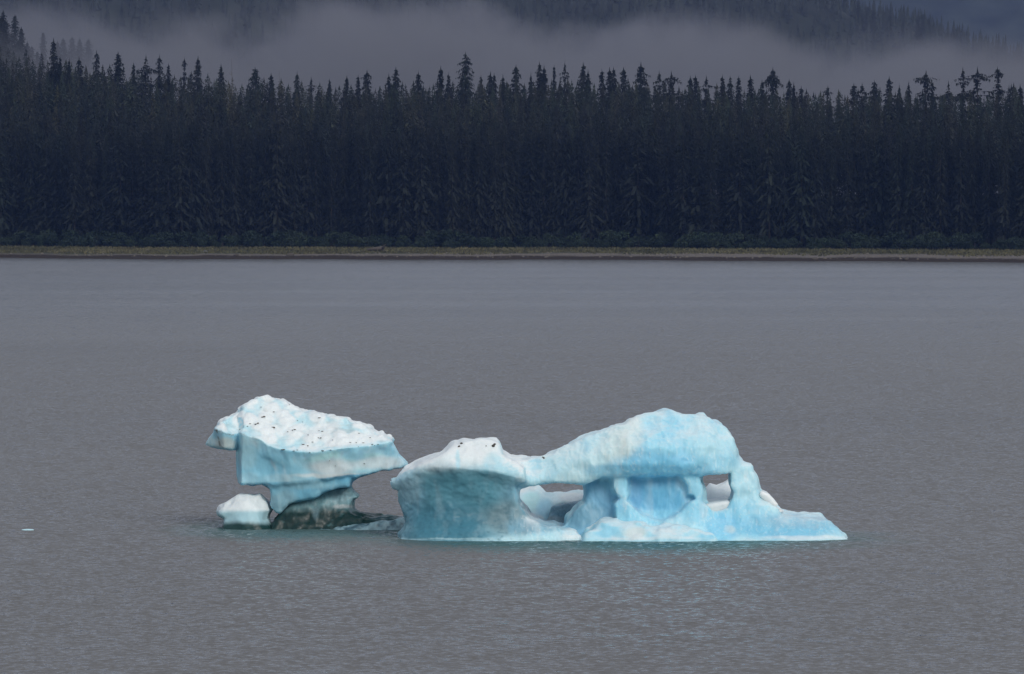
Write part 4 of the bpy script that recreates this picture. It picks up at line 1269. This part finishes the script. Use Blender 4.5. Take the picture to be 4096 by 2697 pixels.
        pale = np.clip(sstep(0.45, 0.72, worley(P2, (1.15, 0.8, 1.1), 11)) * sstep(-0.45, 0.25, fbm(P, 0.8, 14, 3)) * .9, 0, 1)  # bluer ice in the pits, also painting in the shade of the cups
        silt = .32 * sstep(0.15, 0.6, fbm(V, (1.4, 1.4, 3.5), 63, 4)) * sstep(0.3, 0.7, worley(P2, (1.15, 0.8, 1.1), 11))
        top = WHITE[None] * (1 - pale[:, None]) + (PALE * .95)[None] * pale[:, None]
        top = top * (1 - silt[:, None]) + np.array([0.40, 0.39, 0.36])[None] * silt[:, None]
        col = col * (1 - tm[:, None]) + top * tm[:, None]
        # thin line of dirt melted out along the near edge, left part
        dl = np.exp(-((V[:, 2] - edge(V[:, 0]) + 0.02 + 0.1 * fbm(V, (3, 3, 1), 36, 3)) / 0.045) ** 2) * (px < 264) * (px > 213) * (V[:, 1] < 0) * sstep(-0.1, 0.4, fbm(V, 3.0, 37, 3) + .15)
        lx = z1(205, 0)[0]
        dl2 = np.exp(-((px - lx - (py - z1(0, 440)[1]) * 0.22 - 0.6) / 0.8) ** 2) * (py > z1(0, 440)[1]) * (py < z1(0, 600)[1]) * sstep(-.3, .3, fbm(V, 4.0, 38, 2) + .2)
        dirt = np.clip(dl * .75 + dl2 * .8, 0, 1)
        bx_, by_ = zip(*[z1(*q) for q in [(0, 955), (430, 955), (960, 940), (1400, 890), (1760, 842), (2090, 790)]])
        sm = sstep(-0.4, 1.6, py + 0.8 * fbm(V, 1.5, 64, 3) - np.interp(px, bx_, by_))
        col = col * (1 - sm[:, None]) + colN(V, N) * sm[:, None]
        return col * (1 - dirt[:, None]) + np.array([0.09, 0.075, 0.055])[None] * dirt[:, None]
    o, V, N = finish('slab', G, F, B, root, ICE, colour, disp)
    # debris lying in the melt pits
    D = [(680, 300, .13), (672, 308, .09), (620, 362, .11), (595, 372, .10), (540, 375, .06), (515, 395, .07), (780, 411, .12), (770, 408, .08), (975, 424, .10), (955, 430, .07), (905, 448, .06), (430, 430, .05), (640, 208, .06),
         (780, 255, .08), (1060, 570, .08), (1100, 585, .09), (1145, 548, .06), (860, 628, .11), (845, 634, .09), (975, 637, .07), (995, 628, .06), (1115, 656, .07), (1260, 645, .09), (1325, 635, .07), (1230, 508, .09), (1215, 512, .07),
         (1240, 446, .07), (1210, 438, .05), (1325, 752, .05), (1665, 780, .05), (1375, 805, .05), (1580, 550, .06), (1650, 556, .06), (1745, 580, .08), (1795, 573, .07), (1770, 592, .05), (1720, 505, .06), (1340, 530, .06), (1610, 462, .07),
         (1210, 312, .08), (1050, 350, .05), (1100, 480, .06), (1520, 552, .05), (1600, 595, .05), (1010, 340, .05), (930, 185, .05)]
    for i, (x, y, s) in enumerate(D):
        stone(root, V, B, *z1(x, y), s * 0.9, i + 40, 'debris', ROCK, 0.38)

    # clear, darker ice set back under the stalk, running into the wet foot
    G3 = Grid(B.p(z1, [(700, 0)])[0][0], B.p(z1, [(2200, 0)])[0][0], -3.4, 4.2, -0.9, 3.0, 0.07)
    ptsB = B.p(z1, [(800, 1300), (850, 1240), (920, 1160), (1060, 1080), (1320, 1000), (1520, 985), (1540, 1040), (1592, 1085), (1555, 1120), (1542, 1150), (1532, 1190), (1548, 1240), (1590, 1265), (1650, 1285), (1660, 1560), (740, 1560), (745, 1400), (765, 1360), (790, 1330)], 0)
    y0B = -1.9 + 0.62 * np.clip(G3.gz, 0, 2.2) ** 0.8
    Bb = G3.ext(ptsB, y0B.astype(np.float32), 2.4, 0.35)
    ptsW = B.p(z1, [(760, 1385), (900, 1330), (1400, 1300), (1600, 1275), (1800, 1285), (1990, 1298), (2070, 1312), (2120, 1560), (740, 1560)], 0.6)
    W = G3.ext(ptsW, -1.0, 2.6, 0.25)
    Bb = smin(Bb, W, 0.3) + 0.14 * G3.noise(1.2, 94) + 0.08 * G3.noise(2.6, 95)
    def colB(V, N):
        px, py = B.screen(V)
        v = sstep(z1(0, 1130)[1], z1(0, 1270)[1], py + 2.2 * fbm(V, (1.2, 1.2, .5), 47, 3))      # frosted above, clear and wave-washed below
        col = np.array([0.27, 0.50, 0.56])[None] * (1 - v[:, None]) + BLACK[None] * v[:, None]
        col = blobs(col, px, py, N, z1, [(1440, 1080, 130, 90, GREY * 1.15, .7), (1180, 1240, 40, 90, GREY * .9, .5), (1450, 1190, 100, 22, WHITE * .7, .6), (1900, 1320, 200, 40, SLATE * .6, .5)], V, 24, 2.0)
        sp = sstep(0.30, 0.6, fbm(V, (1.8, 1.8, 4.5), 48, 3)) * .35
        return col * (1 - sp[:, None]) + np.array([0.13, 0.31, 0.34])[None] * sp[:, None]
    finish('wet_foot', G3, Bb, B, root, WETICE, colB, lambda V, N: rough_ice(V, N, 0.04, 30) + scallops(V, 0.14, (1.6, 1.3, 0.8), 93))
    # low broken ledge at the waterline reaching towards the other berg
    G4 = Grid(B.p(z1, [(1120, 0)])[0][0], B.p(z1, [(2160, 0)])[0][0], -3.6, 0.8, -0.7, 1.4, 0.06)
    ptsG = B.p(z1, [(1150, 1425), (1240, 1408), (1340, 1420), (1400, 1392), (1550, 1375), (1700, 1358), (1850, 1335), (1960, 1325), (2075, 1305), (2110, 1370), (2120, 1560), (1150, 1560)], -2)
    Gg = G4.ext(ptsG, (-2.6 + 0.6 * np.clip(G4.gz, 0, 2)).astype(np.float32), -0.6, 0.2) + 0.1 * G4.noise(1.6, 97) + 0.07 * G4.noise(3.2, 98)
    def colG(V, N):
        k = sstep(-0.25, 0.35, fbm(V, 2.6, 49, 3) + 0.15)
        return (SLATE * .7)[None] * (1 - k[:, None]) + (GREY * 1.1)[None] * k[:, None]
    finish('wash_ledge', G4, Gg, B, root, WETICE, colG, lambda V, N: rough_ice(V, N, 0.08, 32))

    # separate lump beside it
    lump = empty('iceberg', (0, B.Yc, 0))
    tag(lump, 'small white ice lump with a dark waterline, left of the top heavy iceberg', 'iceberg', 'icebergs')
    G5 = Grid(B.p(z1, [(190, 0)])[0][0], B.p(z1, [(800, 0)])[0][0], -3.2, 2.6, -0.8, 3.2, 0.06)
    ptsP = B.p(z1, [(230, 1240), (250, 1190), (310, 1160), (400, 1110), (440, 1085), (520, 1092), (630, 1078), (660, 1110), (700, 1160), (745, 1212), (718, 1260), (712, 1300), (730, 1340), (752, 1368), (770, 1560), (270, 1560), (288, 1412), (302, 1350), (300, 1300), (240, 1270)])
    topz = B.line(z1, [(200, 1262), (500, 1240), (760, 1215)], -1.6)(G5.gx)
    y0P = -2.05 + 0.42 * np.clip(G5.gz, 0, 3) + 0.25 * np.sin(G5.gx * 2.1 + 1)
    Pp = G5.ext(ptsP, y0P.astype(np.float32), 1.7, 0.7) - 0.06 + 0.16 * G5.noise(0.8, 104) + 0.09 * G5.noise(2.0, 105)
    def colP(V, N):
        px, py = B.screen(V)
        col = np.repeat((PALE * .8)[None], len(V), 0)
        cap = 1 - sstep(z1(0, 1210)[1], z1(0, 1260)[1], py + 1.2 * fbm(V, 1.2, 57, 3))
        col = col * (1 - cap[:, None]) + WHITE[None] * cap[:, None]
        v = sstep(z1(0, 1320)[1], z1(0, 1380)[1], py + 1.8 * fbm(V, (1.6, 1.6, .5), 58, 3))
        return col * (1 - v[:, None]) + (BLACK * 1.3)[None] * v[:, None]
    finish('body', G5, Pp, B, lump, ICE, colP, lambda V, N: rough_ice(V, N, 0.035, 37) + scallops(V, 0.15, (1.3, 1.2, 1.0), 95))

    # growler far left
    Yg = 20 * F_PX / (530.5 - 201)
    p = at(27.5, 530.3, Yg)
    me = rock_mesh(random.Random(77), 'ice_fragment', None, 3, 0.35)
    me.materials.clear()
    g = link('ice_fragment', me, ICE, None, (p[0], Yg, 0.02))
    g.scale = (0.38, 0.3, 0.17)
    for pl in me.polygons: pl.use_smooth = True
    add_color(me, 'ice', np.repeat(GREY[None] * 1.9, len(me.vertices), 0))
    tag(g, 'tiny white ice fragment floating alone at the left edge of the water', 'ice')
build_mushroom_berg()

# ------------------------------------------------------------------ fog bank and haze
def box_mesh(name, x0, x1, y0, y1, zz0, zz1):
    V = [(x, y, z) for x in (x0, x1) for y in (y0, y1) for z in (zz0, zz1)]
    Q = [(0, 1, 3, 2), (4, 6, 7, 5), (0, 4, 5, 1), (2, 3, 7, 6), (0, 2, 6, 4), (1, 5, 7, 3)]
    return mesh_np(name, V, [np.array(Q)])

def build_fog():
    Yf = 3300.0
    m = bpy.data.materials.new('fog')
    m.use_nodes = True
    n = m.node_tree
    n.nodes.remove(n.nodes['Principled BSDF'])
    out = n.nodes['Material Output']
    pv = node(n, 'ShaderNodeVolumePrincipled')
    n.links.new(pv.outputs[0], out.inputs['Volume'])
    geo = node(n, 'ShaderNodeNewGeometry')
    sep = node(n, 'ShaderNodeSeparateXYZ'); n.links.new(geo.outputs['Position'], sep.inputs[0])
    # height of the fog top along the valley
    prof = [(-200, 8), (0, 10), (60, 12), (110, 18), (160, 36), (200, 32), (240, 22), (290, 12), (340, 2), (400, 4), (450, 6), (490, 12), (530, 26), (600, 30), (650, 22), (690, 14), (740, 30), (790, 44), (850, 46), (880, 35), (915, 33), (950, 43), (985, 53), (1024, 59), (1200, 72)]
    x0, x1 = at(-200, 0, Yf)[0], at(1200, 0, Yf)[0]
    mr = node(n, 'ShaderNodeMapRange'); n.links.new(sep.outputs['X'], mr.inputs['Value'])
    mr.inputs['From Min'].default_value = x0; mr.inputs['From Max'].default_value = x1
    zmax = 160.0
    r = node(n, 'ShaderNodeFloatCurve')
    cv = r.mapping.curves[0]
    for i, (px, py) in enumerate(prof):
        X = (at(px, 0, Yf)[0] - x0) / (x1 - x0); zv = at(512, py, Yf)[2] / zmax
        if i == 0: cv.points[0].location = (0, zv)
        elif i == len(prof) - 1: cv.points[-1].location = (1, zv)
        else: cv.points.new(X, zv)
    r.mapping.update()
    n.links.new(mr.outputs[0], r.inputs['Value'])
    top = math_n(n, 'MULTIPLY', r.outputs['Value'], zmax)
    mp = node(n, 'ShaderNodeMapping'); mp.inputs['Scale'].default_value = (1, 0.07, 1.2)
    n.links.new(geo.outputs['Position'], mp.inputs['Vector'])
    nz = noise_node(n, 0.018, 5, 0.6, mp.outputs['Vector'])
    wob = math_n(n, 'MULTIPLY', math_n(n, 'SUBTRACT', nz.outputs['Fac'], 0.5), 75.0)
    # the fog lies up the valley: its top climbs with distance
    top = math_n(n, 'ADD', math_n(n, 'MULTIPLY', math_n(n, 'SUBTRACT', top, 20.0), math_n(n, 'DIVIDE', sep.outputs['Y'], Yf)), 20.0)
    h = math_n(n, 'SUBTRACT', math_n(n, 'ADD', top, wob), sep.outputs['Z'])
    d = math_n(n, 'DIVIDE', math_n(n, 'ADD', h, 3.0), 24.0, True)
    d = math_n(n, 'POWER', d, 1.6)
    torn = noise_node(n, 0.030, 6, 0.65, mp.outputs['Vector'])
    d = math_n(n, 'MULTIPLY', d, ramp(n, torn.outputs['Fac'], [(0.36, 0.12), (0.66, 1.9)]).outputs['Color'])
    d = math_n(n, 'MULTIPLY', d, 0.0038)
    d = math_n(n, 'ADD', d, 0.00012)
    n.links.new(d, pv.inputs['Density'])
    pv.inputs['Color'].default_value = (0.310, 0.318, 0.358, 1)
    me = box_mesh('fog_bank', at(-260, 0, Yf)[0], at(1290, 0, Yf)[0], 2400, Yf + 350, 2.0, 190.0)
    o = link('fog_bank', me, m)
    tag(o, 'pale grey fog bank lying between the shore forest and the mountain', 'fog', kind='stuff')
    try: m.cycles.volume_step_rate = 1.0
    except Exception: pass
    return o
build_fog()

def build_haze():
    m = bpy.data.materials.new('haze')
    m.use_nodes = True
    n = m.node_tree
    n.nodes.remove(n.nodes['Principled BSDF'])
    pv = node(n, 'ShaderNodeVolumePrincipled')
    pv.inputs['Density'].default_value = 0.000026
    pv.inputs['Color'].default_value = (0.24, 0.42, 1.0, 1)
    n.links.new(pv.outputs[0], n.nodes['Material Output'].inputs['Volume'])
    o = link('haze', box_mesh('haze', -6000, 6000, -300, 12000, -8, 1650), m)
    tag(o, 'thin bluish haze over the bay', 'haze', kind='stuff')
build_haze()
